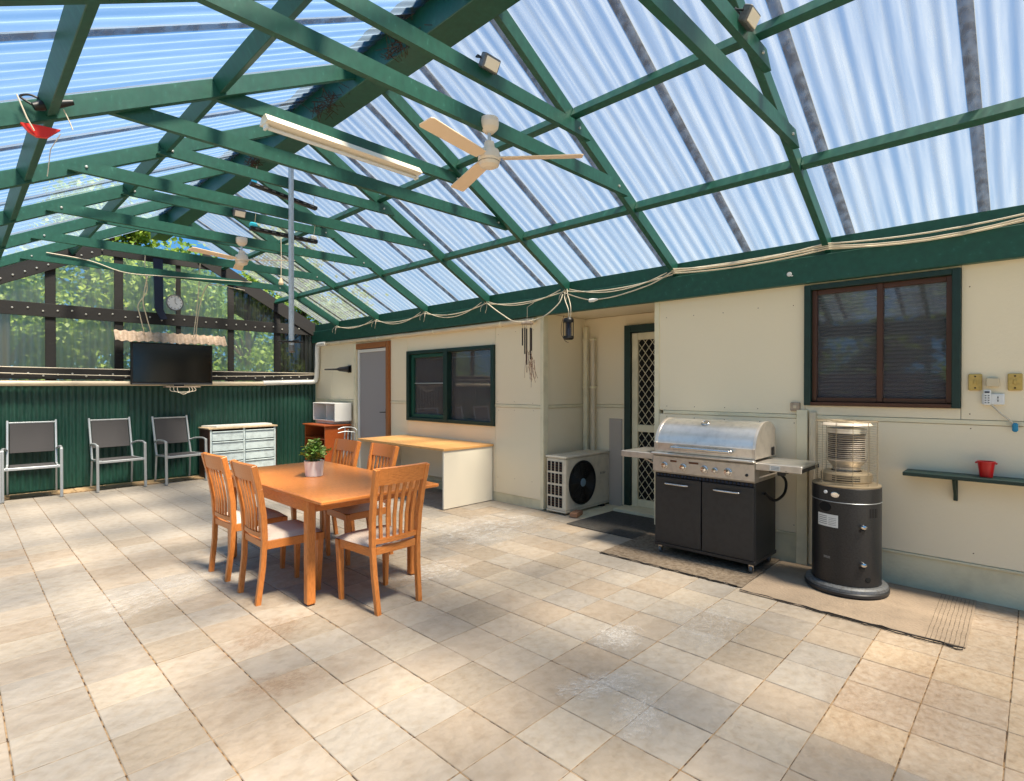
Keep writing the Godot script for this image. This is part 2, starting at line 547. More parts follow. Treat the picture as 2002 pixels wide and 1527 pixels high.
func build_ground() -> void:
	var s := st()
	quad(s, Vector3(-250, -0.06, -250), Vector3(250, -0.06, -250), Vector3(250, -0.06, 250), Vector3(-250, -0.06, 250), Vector3.UP)
	obj("ground", s, M.lawn, self, "structure")
	s = st()
	box(s, Vector3(-3.85, -0.035, -2.0), Vector3(5.1, 0.05, 17.0), 0.004)  # unseen pale paving, added to bounce sunlight onto the house wall
	box(s, Vector3(1.9, -0.035, 4.0), Vector3(6.3, 0.05, 5.0), 0.004)  # same added bounce surface, behind the camera
	obj("added_bounce_apron", s, M.bounce_apron, self, "structure")
	var floor_node := Node3D.new()
	floor_node.name = "patio_floor"
	add_child(floor_node)
	floor_node.set_meta("kind", "structure")
	s = st()
	box(s, Vector3(1.9, -0.0288, -4.4), Vector3(6.3, 0.05, 11.7))
	obj("sand_bed", s, M.sand, floor_node)
	# slabs
	var pitch := 0.304
	var meshes := []
	for v in 4:
		s = st()
		box(s, Vector3(0, -0.015, 0), Vector3(pitch - [0.0052, 0.006, 0.0046, 0.0056][v], 0.03, pitch - [0.0044, 0.0055, 0.0038, 0.005][v]), 0.0025)
		meshes.append(s.commit())
	var cells := []
	var fwd := Vector3(sin(deg_to_rad(45.86)), 0, -cos(deg_to_rad(45.86)))
	var rgt := Vector3(-fwd.z, 0, fwd.x)
	for i in range(-8, 12):
		for j in range(-27, 9):
			var c := Vector3(1.377 + pitch * (i + 0.5), 0, -1.617 + pitch * (j + 0.5))
			if c.x > 4.99 or c.z < -9.95:
				continue
			var d := c.dot(fwd)
			var a := absf(c.dot(rgt))
			var seen := d > 1.75 and a < d * 0.95 + 0.25
			cells.append([c.length() + (0.0 if seen else 100.0), c, seen])
	cells.sort_custom(func(p, q): return p[0] < q[0])
	var rest := st()
	for k in cells.size():
		var c: Vector3 = cells[k][1]
		var b := Basis.from_euler(Vector3(rng.randf_range(-0.0022, 0.0022), rng.randf_range(-0.004, 0.004), rng.randf_range(-0.0022, 0.0022)))
		var p := c + Vector3(rng.randf_range(-0.001, 0.001), rng.randf_range(-0.0012, 0.0012), rng.randf_range(-0.001, 0.001))
		var m: Material = M["paver%d" % rng.randi_range(0, 7)]
		if c.x > 2.6 and c.z > -0.72 or (c.x > 3.4 and c.z > -0.42):
			m = M["paver_rusty%d" % rng.randi_range(0, 2)]
		var v := rng.randi_range(0, 3)
		if k < 300 and cells[k][2]:
			inst("paver", meshes[v], m, floor_node, Transform3D(b, p))
		else:
			rest.append_from(meshes[v], 0, Transform3D(b, p))
	obj("paver_field", rest, M.paver3, floor_node, "stuff")
	s = st()
	box(s, Vector3(5.44, -0.02, -3.565), Vector3(0.9, 0.04, 1.56), 0.003)
	obj("recess_slab", s, M.plinth, floor_node)
	# sandy footing along the end fence
	s = st()
	var step := 0.35
	for i in 18:
		var x0 := -1.2 + i * step
		box(s, Vector3(x0 + step * 0.5, -0.005 + rng.randf_range(-0.004, 0.004), -10.1), Vector3(step - 0.002, 0.02, 0.33 + rng.randf_range(-0.02, 0.02)), 0.006)
	obj("footing_strip", s, M.footing, floor_node)
	# pale speckled patches laid over the pavers, denser towards their middles
	for e in [[Vector3(2.27, 0, -1.58), 0.26, 0.12, 0.5, 7], [Vector3(2.2, 0, -1.32), 0.22, 0.13, 0.45, 11], [Vector3(2.79, 0, -1.82), 0.22, 0.16, 0.5, 5], [Vector3(2.66, 0, -3.56), 0.4, 0.28, 0.55, 8], [Vector3(3.9, 0, -4.2), 0.9, 0.6, 0.5, 19], [Vector3(4.62, 0, -0.62), 0.34, 0.2, 0.85, 23], [Vector3(3.35, 0, -1.5), 0.4, 0.24, 0.3, 25], [Vector3(1.05, 0, -4.6), 0.7, 0.35, 0.35, 29]]:
		floor_patch(floor_node, e[0], e[1], e[2], e[3], e[4], Color(0.83, 0.81, 0.78))
	for e in [[Vector3(1.32, 0, -3.35), 0.35, 0.2, 0.25, 31], [Vector3(1.15, 0, -2.75), 0.25, 0.15, 0.25, 37], [Vector3(3.3, 0, -0.42), 0.6, 0.2, 0.14, 39], [Vector3(2.9, 0, -0.62), 0.5, 0.16, 0.12, 43]]:
		floor_patch(floor_node, e[0], e[1], e[2], e[3], e[4], Color(0.55, 0.38, 0.2))  # brown stains on the pavers

func floor_patch(parent: Node, at: Vector3, w: float, d: float, most: float, sd: int, col: Color) -> void:
	var f := FastNoiseLite.new()
	f.seed = sd
	f.frequency = 0.03
	f.fractal_octaves = 6
	var f2 := FastNoiseLite.new()
	f2.noise_type = FastNoiseLite.TYPE_VALUE
	f2.seed = sd + 1
	f2.frequency = 0.22
	f2.fractal_octaves = 3
	var n := 192
	var im := Image.create(n, n, false, Image.FORMAT_RGBA8)
	for y in n:
		for x in n:
			var u := Vector2((x + 0.5) / n * 2 - 1, (y + 0.5) / n * 2 - 1)
			var a := clampf(1.0 - u.length() + f.get_noise_2d(x, y) * 0.55, 0, 1)
			var g := 0.35 + 0.65 * clampf(f2.get_noise_2d(x, y) * 1.3 + 0.5, 0, 1)
			col.a = clampf(a * 1.6, 0, 1) * g * most * (0.0 if u.length() > 0.97 else 1.0)
			im.set_pixel(x, y, col)
	var m := StandardMaterial3D.new()
	m.resource_name = "floor_patch"
	m.albedo_texture = ImageTexture.create_from_image(im)
	m.transparency = BaseMaterial3D.TRANSPARENCY_ALPHA
	m.roughness = 0.9
	var s := st()
	var t := rng.randf_range(-0.5, 0.5)
	var pts := []
	for q in [Vector2(-1, -1), Vector2(1, -1), Vector2(1, 1), Vector2(-1, 1)]:
		var p := Vector3(q.x * w, 0.0042, q.y * d).rotated(Vector3.UP, t) + at
		pts.append([p, (q + Vector2.ONE) * 0.5])
	for k in [0, 1, 2, 0, 2, 3]:
		s.set_normal(Vector3.UP)
		s.set_uv(pts[k][1])
		s.add_vertex(pts[k][0])
	obj("floor_patch", s, m, parent)

# ---------------------------------------------------------------- house
func panel(parent: Node, called: String, z0: float, z1: float, y0: float, y1: float, x := 5.0, m: Material = null) -> void:
	var s := st()
	box(s, Vector3(x + 0.04, (y0 + y1) * 0.5, (z0 + z1) * 0.5), Vector3(0.08, y1 - y0 - 0.003, z1 - z0 - 0.003), 0.002)
	obj(called, s, M.cream if m == null else m, parent)

func piece(parent: Node, called: String, c: Vector3, size: Vector3, m: Material, bev := 0.003) -> MeshInstance3D:
	var s := st()
	box(s, c, size, bev)
	return obj(called, s, m, parent)

func build_house() -> void:
	var h := thing("house", "cream clad house wall with two dark windows and two doors", "house")
	var top := 2.6
	# cladding sheets, lower and upper row
	for e in [[-10.6, -9.6], [-9.6, -8.7], [-7.61, -7.13], [-5.16, -4.34]]:
		panel(h, "wall_sheet", e[0], e[1], 0.12, 1.24)
		panel(h, "wall_sheet", e[0], e[1], 1.28, top)
	panel(h, "wall_sheet", -8.7, -7.61, 2.26, top)
	panel(h, "wall_sheet", -7.13, -5.16, 0.12, 0.985)
	panel(h, "wall_sheet", -7.13, -5.16, 2.06, top)
	for e in [[-2.79, -1.48], [-1.39, 0.6], [0.6, 2.2], [2.2, 3.6]]:
		panel(h, "wall_sheet", e[0], e[1], 0.26, 1.235)
	panel(h, "wall_sheet", -2.79, -1.42, 1.27, top)
	panel(h, "wall_sheet", -1.42, -0.405, 1.27, 1.35)
	panel(h, "wall_sheet", -1.42, -0.405, 2.345, top)
	panel(h, "wall_sheet", -0.405, 1.6, 1.27, top)
	panel(h, "wall_sheet", 1.6, 3.6, 1.27, top)
	# plinth
	panel(h, "plinth", -10.6, -4.34, -0.05, 0.12, 5.01, M.plinth)
	panel(h, "plinth", -2.79, 3.6, -0.05, 0.24, 5.005, M.plinth)
	piece(h, "plinth_cap", Vector3(5.035, 0.25, 0.405), Vector3(0.09, 0.018, 6.39), M.plinth)
	# cover strips
	for e in [[-10.6, -8.7], [-7.61, -7.13], [-5.16, -4.36]]:
		piece(h, "cover_strip", Vector3(5.035, 1.26, (e[0] + e[1]) * 0.5), Vector3(0.085, 0.037, e[1] - e[0] - 0.004), M.cream_trim)
	piece(h, "cover_strip", Vector3(5.035, 1.2525, -2.105), Vector3(0.085, 0.032, 1.24), M.cream_trim)
	piece(h, "cover_strip", Vector3(5.035, 1.2525, 1.105), Vector3(0.085, 0.032, 4.99), M.cream_trim)
	piece(h, "cover_strip", Vector3(5.02, 0.66, -1.435), Vector3(0.1, 1.3, 0.085), M.cream_trim)
	piece(h, "pipe_casing", Vector3(4.985, 0.66, -1.355), Vector3(0.05, 1.28, 0.05), M.cream_pipe, 0.012)
	piece(h, "corner_trim", Vector3(5.03, 1.2, -4.335), Vector3(0.09, 2.36, 0.05), M.cream_trim)
	piece(h, "corner_trim", Vector3(5.03, 1.24, -2.795), Vector3(0.09, 2.28, 0.05), M.cream_trim)
	var nails := st()
	for e in [[-10.5, -8.75], [-5.1, -4.4], [-2.7, -1.5], [-0.35, 2.0]]:
		var z: float = e[0]
		while z < e[1]:
			for y in [0.33, 1.2, 1.31, 2.2]:
				lathe(nails, [Vector2(0.0045, 0), Vector2(0, 0.0015)], Vector3(4.9985, y + rng.randf_range(-0.01, 0.01), z + rng.randf_range(-0.02, 0.02)), 6, Basis(Vector3.BACK, PI / 2))
			z += 0.3
	obj("nail_heads", nails, M.rust, h, "stuff")
	# recess: side, back, other side, soffit
	for e in [[0.02, 1.24], [1.28, 2.4]]:
		piece(h, "recess_sheet", Vector3(5.48, (e[0] + e[1]) * 0.5, -4.4), Vector3(0.8, e[1] - e[0], 0.1), M.cream)
		piece(h, "recess_sheet", Vector3(5.93, (e[0] + e[1]) * 0.5, -4.04), Vector3(0.1, e[1] - e[0], 0.66), M.cream)
		piece(h, "recess_sheet", Vector3(5.48, (e[0] + e[1]) * 0.5, -2.73), Vector3(0.8, e[1] - e[0], 0.1), M.cream)
	piece(h, "cover_strip", Vector3(5.47, 1.26, -4.385), Vector3(0.78, 0.036, 0.1), M.cream_trim)
	piece(h, "cover_strip", Vector3(5.915, 1.26, -4.04), Vector3(0.1, 0.036, 0.62), M.cream_trim)
	piece(h, "recess_sheet", Vector3(5.93, 2.33, -3.25), Vector3(0.1, 0.14, 0.92), M.cream)
	piece(h, "soffit", Vector3(5.49, 2.43, -3.565), Vector3(0.98, 0.05, 1.8), M.cream)
	piece(h, "door_step", Vector3(5.7, 0.02, -3.25), Vector3(0.3, 0.05, 0.88), M.plinth)
	# rooms behind
	piece(h, "inner_wall", Vector3(8.6, 1.3, -3.5), Vector3(0.1, 2.8, 14.3), M.dark_room)
	piece(h, "inner_wall", Vector3(6.8, 1.3, -10.65), Vector3(3.6, 2.8, 0.1), M.dark_room)
	piece(h, "inner_wall", Vector3(6.8, 1.3, 3.65), Vector3(3.6, 2.8, 0.1), M.dark_room)
	piece(h, "inner_floor", Vector3(7.3, 0.1, -3.5), Vector3(2.6, 0.1, 14.2), M.dark_room)
	piece(h, "inner_floor", Vector3(5.55, 0.1, -7.5), Vector3(0.9, 0.1, 6.1), M.dark_room)
	piece(h, "inner_floor", Vector3(5.55, 0.1, 0.45), Vector3(0.9, 0.1, 6.2), M.dark_room)
	piece(h, "ceiling", Vector3(6.83, 2.6, -3.5), Vector3(3.45, 0.05, 14.2), M.dark_room)
	var s := st()
	bar(s, Vector3(5.1, 2.665, -3.5), Vector3(9.2, 3.1, -3.5), 14.6, 0.04, 0.0)
	obj("house_roof", s, M.tile_roof, h)
	# big window: green surround, brown sliding sashes, blind
	var w := sub("window", h)
	var z0 := -1.42
	var z1 := -0.405
	var y0 := 1.35
	var y1 := 2.345
	piece(w, "surround", Vector3(5.03, (y0 + y1) * 0.5, z0 + 0.025), Vector3(0.13, y1 - y0, 0.05), M.green_trim)
	piece(w, "surround", Vector3(5.03, (y0 + y1) * 0.5, z1 - 0.025), Vector3(0.13, y1 - y0, 0.05), M.green_trim)
	piece(w, "surround", Vector3(5.03, y1 - 0.02, (z0 + z1) * 0.5), Vector3(0.13, 0.04, z1 - z0 - 0.1), M.green_trim)
	piece(w, "sill", Vector3(5.025, y0 + 0.014, (z0 + z1) * 0.5), Vector3(0.12, 0.028, z1 - z0 - 0.1), M.brown_alu)
	for e in [[z0 + 0.05, z0 + 0.085], [z1 - 0.085, z1 - 0.05], [-0.915, -0.875]]:
		piece(w, "sash_stile", Vector3(5.04, 1.845, (e[0] + e[1]) * 0.5), Vector3(0.06, 0.92, e[1] - e[0]), M.brown_alu)
	for e in [[-1.335, -0.915], [-0.875, -0.49]]:
		piece(w, "sash_rail", Vector3(5.045, 1.397, (e[0] + e[1]) * 0.5), Vector3(0.05, 0.036, e[1] - e[0]), M.brown_alu)
		piece(w, "sash_rail", Vector3(5.045, 2.287, (e[0] + e[1]) * 0.5), Vector3(0.05, 0.036, e[1] - e[0]), M.brown_alu)
		piece(w, "pane", Vector3(5.05, 1.842, (e[0] + e[1]) * 0.5), Vector3(0.004, 0.852, e[1] - e[0]), M.glass, 0.0)
	for k in 30:
		s = st()
		box(s, Vector3(5.13, 1.40 + k * 0.0305, -0.912), Vector3(0.024, 0.0016, 0.9), 0.0, Basis(Vector3.BACK, 0.75))
		obj("blind_slat", s, M.blind, w)
	# kitchen window: green timber frame, sliding sash with fly screen rail
	w = sub("window", h)
	z0 = -7.13
	z1 = -5.16
	y0 = 0.985
	y1 = 2.06
	for e in [[z0 + 0.03, 0.06], [z1 - 0.03, 0.06], [-6.17, 0.09]]:
		piece(w, "frame_post", Vector3(5.02, (y0 + y1) * 0.5, e[0]), Vector3(0.11, y1 - y0, e[1]), M.green_trim)
	for e in [[z0 + 0.06, -6.215], [-6.125, z1 - 0.06]]:
		piece(w, "frame_rail", Vector3(5.02, y0 + 0.025, (e[0] + e[1]) * 0.5), Vector3(0.1, 0.05, e[1] - e[0]), M.green_trim)
		piece(w, "frame_rail", Vector3(5.02, y1 - 0.025, (e[0] + e[1]) * 0.5), Vector3(0.1, 0.05, e[1] - e[0]), M.green_trim)
		piece(w, "pane", Vector3(5.055, (y0 + y1) * 0.5, (e[0] + e[1]) * 0.5), Vector3(0.004, y1 - y0 - 0.1, e[1] - e[0]), M.glass, 0.0)
	for e in [[-7.035, 0.06], [-6.245, 0.055]]:
		piece(w, "sash_stile", Vector3(5.035, 1.522, e[0]), Vector3(0.04, 0.972, e[1]), M.green_paint)
	for y in [1.063, 1.98]:
		piece(w, "sash_rail", Vector3(5.035, y, -6.64), Vector3(0.038, 0.05, 0.73), M.green_paint)
	piece(w, "cross_bar", Vector3(5.045, 1.56, -6.64), Vector3(0.012, 0.014, 0.74), M.alu_frame, 0.0)
	piece(w, "curtain_rail", Vector3(5.3, 1.95, -6.145), Vector3(0.02, 0.02, 1.8), M.alu_frame, 0.0)
	# screen door in the timber frame
	var d := sub("screen_door", h)
	piece(d, "jamb", Vector3(5.0, 1.13, -8.665), Vector3(0.1, 2.26, 0.07), M.cream_trim)
	piece(d, "jamb", Vector3(5.0, 1.13, -7.65), Vector3(0.1, 2.26, 0.075), M.door_wood)
	piece(d, "lintel", Vector3(5.0, 2.21, -8.16), Vector3(0.1, 0.09, 0.93), M.door_wood)
	for z in [-8.6, -7.715]:
		piece(d, "door_stile", Vector3(5.005, 1.09, z), Vector3(0.035, 2.14, 0.05), M.bright_white)
	for y in [0.05, 2.13]:
		piece(d, "door_rail", Vector3(5.005, y, -8.157), Vector3(0.035, 0.05, 0.83), M.bright_white)
	piece(d, "fly_screen", Vector3(5.01, 1.09, -8.157), Vector3(0.008, 2.03, 0.83), M.flyscreen, 0.0)
	s = st()
	box(s, Vector3(4.98, 1.06, -7.715), Vector3(0.012, 0.17, 0.032), 0.004)
	tube(s, [Vector3(4.98, 1.09, -7.715), Vector3(4.94, 1.09, -7.715), Vector3(4.935, 1.085, -7.83)], 0.009, 6)
	obj("handle", s, M.black_plastic, d)
	# security door with diamond grille in the recess
	d = sub("security_door", h)
	piece(d, "jamb", Vector3(5.86, 1.15, -3.655), Vector3(0.12, 2.22, 0.085), M.green_trim)
	piece(d, "jamb", Vector3(5.86, 1.15, -2.83), Vector3(0.12, 2.22, 0.08), M.green_trim)
	piece(d, "lintel", Vector3(5.86, 2.215, -3.242), Vector3(0.12, 0.09, 0.735), M.green_trim)
	for z in [-3.567, -2.915]:
		piece(d, "door_stile", Vector3(5.855, 1.1, z), Vector3(0.04, 2.12, 0.08), M.cream_trim)
	for y in [0.09, 1.0, 2.12]:
		piece(d, "door_rail", Vector3(5.855, y, -3.241), Vector3(0.038, 0.085, 0.57), M.cream_trim)
	piece(d, "backing", Vector3(5.875, 1.1, -3.241), Vector3(0.01, 2.0, 0.6), M.black_hole, 0.0)
	var zz0 := -3.527
	var zz1 := -2.955
	for span in [[0.133, 0.957], [1.043, 2.077]]:
		var ya: float = span[0]
		var yb: float = span[1]
		for dir in [-1.0, 1.0]:
			var k0 := -12
			for k in range(k0, 40):
				# line y = ya + 1.25 * dir * (z - zz0) + k * 0.14
				var pts := []
				var c := ya + k * 0.125 - (0.0 if dir > 0.0 else 0.0)
				var za := zz0
				var zb := zz1
				var f := func(z: float) -> float: return c + 1.3 * dir * (z - zz0)
				var lo := za
				var hi := zb
				var z_at_a: float = zz0 + (ya - c) / (1.3 * dir)
				var z_at_b: float = zz0 + (yb - c) / (1.3 * dir)
				lo = maxf(lo, minf(z_at_a, z_at_b))
				hi = minf(hi, maxf(z_at_a, z_at_b))
				if hi - lo < 0.02:
					continue
				pts = [Vector3(5.853 + dir * 0.003, f.call(lo), lo), Vector3(5.853 + dir * 0.003, f.call(hi), hi)]
				s = st()
				bar(s, pts[0], pts[1], 0.005, 0.009, 0.0, Vector3.RIGHT)
				obj("grille_bar", s, M.cream_trim, d)

# ---------------------------------------------------------------- roof
func build_roof() -> void:
	var r := thing("patio_roof", "green steel gable roof frame with clear corrugated sheets over the patio", "roof")
	var s := st()
	# wall beam
	s = st()
	box(s, Vector3(4.955, 2.468, -3.6), Vector3(0.07, 0.216, 13.3), 0.004)
	obj("wall_beam", s, M.green_beam, r)
	s = st()
	box(s, Vector3(4.98, 2.645, -3.6), Vector3(0.05, 0.13, 13.3), 0.002)
	obj("wall_plate", s, M.green_paint, r)
	s = st()
	box(s, Vector3(-0.33, 2.44, -3.6), Vector3(0.08, 0.2, 13.3), 0.004)
	obj("eave_beam", s, M.green_beam, r)
	# ridge
	s = st()
	box(s, Vector3(2.345, 3.985, -3.65), Vector3(0.21, 0.22, 13.2), 0.005)
	obj("ridge_beam", s, M.green_paint, r)
	s = st()
	for e in [[Vector3(2.345, 4.215, 0), Vector3(2.54, 4.108, 0)], [Vector3(2.345, 4.215, 0), Vector3(2.13, 4.10, 0)]]:
		var a: Vector3 = e[0]
		var b: Vector3 = e[1]
		# scalloped cap over the sheets
		var u := (b - a)
		var n := 130
		for k in n:
			var za := 2.95 - 13.2 * k / n
			var zb := 2.95 - 13.2 * (k + 1) / n
			var ea := b + u.normalized() * 0.018 * sin(k * 1.7)
			var eb := b + u.normalized() * 0.018 * sin((k + 1) * 1.7)
			quad(s, a + Vector3(0, 0, za), a + Vector3(0, 0, zb), eb + Vector3(0, 0, zb), ea + Vector3(0, 0, za), Vector3.UP)
	obj("ridge_cap", s, M.green_paint, r)
	for k in RAFTERS.size():
		var z: float = RAFTERS[k]
		var up := Vector3.UP
		s = st()
		bar(s, Vector3(2.44, yr(2.44) + 0.068, z), Vector3(4.985, yr(4.985) + 0.068, z), 0.048, 0.112, 0.004)
		obj("rafter", s, M.green_paint, r)
		s = st()
		bar(s, Vector3(2.25, yl(2.25) + 0.068, z), Vector3(-0.45, yl(-0.45) + 0.068, z), 0.048, 0.112, 0.004)
		obj("rafter", s, M.green_paint, r)
		# collar ties, on the near side of the rafters
		var zt := z + (0.046 if k != 5 else -0.046)
		for e in [[0.63, 3.98, 3.165], [1.2, 3.44, 3.46]]:
			s = st()
			var y: float = e[2]
			var hh := 0.048
			prism(s, [Vector2(e[0] - 0.02, y - hh), Vector2(e[1] + 0.02, y - hh), Vector2(e[1] - 0.06, y + hh), Vector2(e[0] + 0.06, y + hh)], zt - 0.02, zt + 0.02)
			var t := obj("collar_tie", s, M.green_paint, r)
			s = st()
			for x in [e[0] + 0.09, e[1] - 0.12]:
				lathe(s, [Vector2(0.011, 0), Vector2(0.009, 0.008), Vector2(0, 0.01)], Vector3(x, y, zt + 0.02), 8, Basis(Vector3.RIGHT, PI / 2))
			obj("bolt", s, M.screw, t, "stuff")
	# purlins between the rafters
	for k in RAFTERS.size() - 1:
		var za: float = RAFTERS[k] - 0.026
		var zb: float = RAFTERS[k + 1] + 0.026
		for x in [3.3, 4.2]:
			s = st()
			box(s, Vector3(x, yr(x) + 0.085, (za + zb) * 0.5), Vector3(0.05, 0.085, za - zb), 0.003, Basis(Vector3.BACK, -0.499))
			obj("purlin", s, M.green_paint, r)
		for x in [0.37, 1.24]:
			s = st()
			box(s, Vector3(x, yl(x) + 0.08, (za + zb) * 0.5), Vector3(0.05, 0.095, za - zb), 0.003, Basis(Vector3.BACK, 0.487))
			obj("purlin", s, M.green_paint, r)
	for x in [3.3, 4.2]:
		s = st()
		box(s, Vector3(x, yr(x) + 0.085, -9.78), Vector3(0.05, 0.085, 1.0), 0.003, Basis(Vector3.BACK, -0.499))
		obj("purlin", s, M.green_paint, r)
	for x in [0.37, 1.24]:
		s = st()
		box(s, Vector3(x, yl(x) + 0.08, -9.78), Vector3(0.05, 0.095, 1.0), 0.003, Basis(Vector3.BACK, 0.487))
		obj("purlin", s, M.green_paint, r)
	# posts of the open side
	for k in [1, 3, 5, 7, 9]:
		s = st()
		box(s, Vector3(-0.33, 1.17, RAFTERS[k]), Vector3(0.09, 2.34, 0.09), 0.004)
		obj("post", s, M.green_paint, r)
	# sheets
	var wid := 0.805
	var vr := Vector3(1, -0.545, 0).normalized()
	var nr := Vector3(0.545, 1, 0).normalized()
	var vl := Vector3(-1, -0.53, 0).normalized()
	var nl := Vector3(-0.53, 1, 0).normalized()
	var lenr := (5.06 - 2.36) / vr.x
	var lenl := (2.33 + 0.5) / -vl.x
	for k in range(-4, 13):
		for side in 2:
			var z: float = (-0.29 if side == 0 else -0.755) - wid * k
			if z - wid < -10.6:
				continue
			var o := Vector3(2.36, yr(2.36) + 0.137 + 0.014, z + 0.04) if side == 0 else Vector3(2.33, yl(2.33) + 0.136 + 0.014, z + 0.04)
			var v := vr if side == 0 else vl
			var n := nr if side == 0 else nl
			var L := lenr if side == 0 else lenl
			s = st()
			corrugated(s, o, Vector3.FORWARD, wid + 0.004, v, n, func(_t): return Vector2(0, L), 0.100625, 0.0095, 10)
			var sh := obj("roof_sheet", s, M.roof_opal if side == 0 else M.roof_clear, r)
			s = st()
			corrugated(s, o + n * 0.004, Vector3.FORWARD, 0.066, v, n, func(_t): return Vector2(0, L - 0.01), 0.100625, 0.0095, 10)
			obj("lap", s, M.lap_dirt, sh)

# ---------------------------------------------------------------- end fence with clear gable
func build_end_fence() -> void:
	var f := thing("gable_fence", "green corrugated fence with clear gable panels in a dark frame above", "fence")
	var s := st()
	var roof := func(x: float) -> float: return minf(minf(yr(x), yl(x)) + 0.12, 3.55)
	var xs := [-0.62, 0.19, 1.0, 1.81, 2.62, 3.43, 4.24, 4.99]
	var zf := -10.24
	for k in xs.size() - 1:
		var xa: float = xs[k]
		var xb: float = xs[k + 1]
		s = st()
		corrugated(s, Vector3(xa, 0, zf), Vector3.RIGHT, xb - xa, Vector3.UP, Vector3.BACK, func(_t): return Vector2(0.03, 1.6), 0.081, 0.009, 8)
		obj("fence_sheet", s, M.fence_green, f)
		var dark := k == 6
		s = st()
		corrugated(s, Vector3(xa, 0, zf + 0.004), Vector3.RIGHT, xb - xa, Vector3.UP, Vector3.BACK, func(t): return Vector2(1.6, 2.64 if k == 5 else roof.call(xa + t)), 0.081, 0.009, 8)
		obj("dark_sheet" if dark else "clear_sheet", s, M.dark_sheet if dark else M.clear_sheet, f)
		if k == 5:
			s = st()
			corrugated(s, Vector3(xa, 0, zf + 0.004), Vector3.RIGHT, xb - xa, Vector3.UP, Vector3.BACK, func(t): return Vector2(2.64, maxf(2.64, roof.call(xa + t) - 0.7)), 0.081, 0.009, 8)
			obj("clear_sheet", s, M.clear_sheet, f)
			s = st()
			corrugated(s, Vector3(xa, 0, zf + 0.004), Vector3.RIGHT, xb - xa, Vector3.UP, Vector3.BACK, func(t): return Vector2(maxf(2.64, roof.call(xa + t) - 0.7), roof.call(xa + t)), 0.081, 0.009, 8)
			obj("dark_sheet", s, M.dark_sheet, f)
	# studs
	for e in [[0.19, 0.09], [1.0, 0.12], [1.81, 0.115], [2.62, 0.07], [3.43, 0.1], [4.24, 0.12]]:
		var x: float = e[0]
		s = st()
		box(s, Vector3(x, (1.6 + roof.call(x)) * 0.5, zf + 0.02), Vector3(e[1], roof.call(x) - 1.6, 0.03), 0.003)
		obj("stud", s, M.black_frame, f)
	# rails
	for e in [[2.6, 0.19], [1.7, 0.17]]:
		s = st()
		box(s, Vector3(2.18, e[0], zf + 0.045), Vector3(5.6, e[1], 0.03), 0.003)
		obj("rail", s, M.black_frame, f)
	s = st()
	box(s, Vector3(2.35, 3.56, zf + 0.045), Vector3(1.6, 0.12, 0.03), 0.003)
	obj("rail", s, M.black_frame, f)
	# raking rails
	s = st()
	bar(s, Vector3(-0.6, yl(-0.6) + 0.02, zf + 0.068), Vector3(1.55, yl(1.55) + 0.02, zf + 0.068), 0.02, 0.22, 0.003)
	obj("raking_rail", s, M.black_frame, f)
	s = st()
	bar(s, Vector3(2.95, yr(2.95) + 0.02, zf + 0.068), Vector3(4.98, yr(4.98) + 0.02, zf + 0.068), 0.02, 0.22, 0.003)
	obj("raking_rail", s, M.black_frame, f)
	# screws through the sheets into the rails
	for row in [2.6, 1.68]:
		s = st()
		for i in 33:
			lathe(s, [Vector2(0.014, 0), Vector2(0.014, 0.004), Vector2(0.008, 0.012), Vector2(0, 0.013)], Vector3(-0.38 + i * 0.162, row + 0.02 * sin(i * 2.1), zf + 0.061), 8, Basis(Vector3.RIGHT, PI / 2))
		obj("screw_row", s, M.screw, f, "stuff")
	s = st()
	for i in 14:
		var x := 0.1 + i * 0.125
		lathe(s, [Vector2(0.014, 0), Vector2(0.014, 0.004), Vector2(0.008, 0.012), Vector2(0, 0.013)], Vector3(x, yl(x) - 0.02, zf + 0.079), 8, Basis(Vector3.RIGHT, PI / 2))
	obj("screw_row", s, M.screw, f, "stuff")

func build_side_fence() -> void:
	# stands outside the frame; the dark panes mirror it
	var f := thing("paling_fence", "dark weathered timber board fence along the open side of the patio", "fence", Vector3(-6.5, 0, 0))
	for k in 11:
		piece(f, "board", Vector3(0, 0.12 + k * 0.165, -3.5), Vector3(0.022, 0.15, 15.0), M.old_timber)
	for k in 7:
		piece(f, "post", Vector3(-0.07, 0.95, -10.6 + k * 2.4), Vector3(0.1, 1.95, 0.1), M.old_timber)

# ---------------------------------------------------------------- garden beyond the fence
func leaf_mesh(size: float) -> SurfaceTool:
	return st()

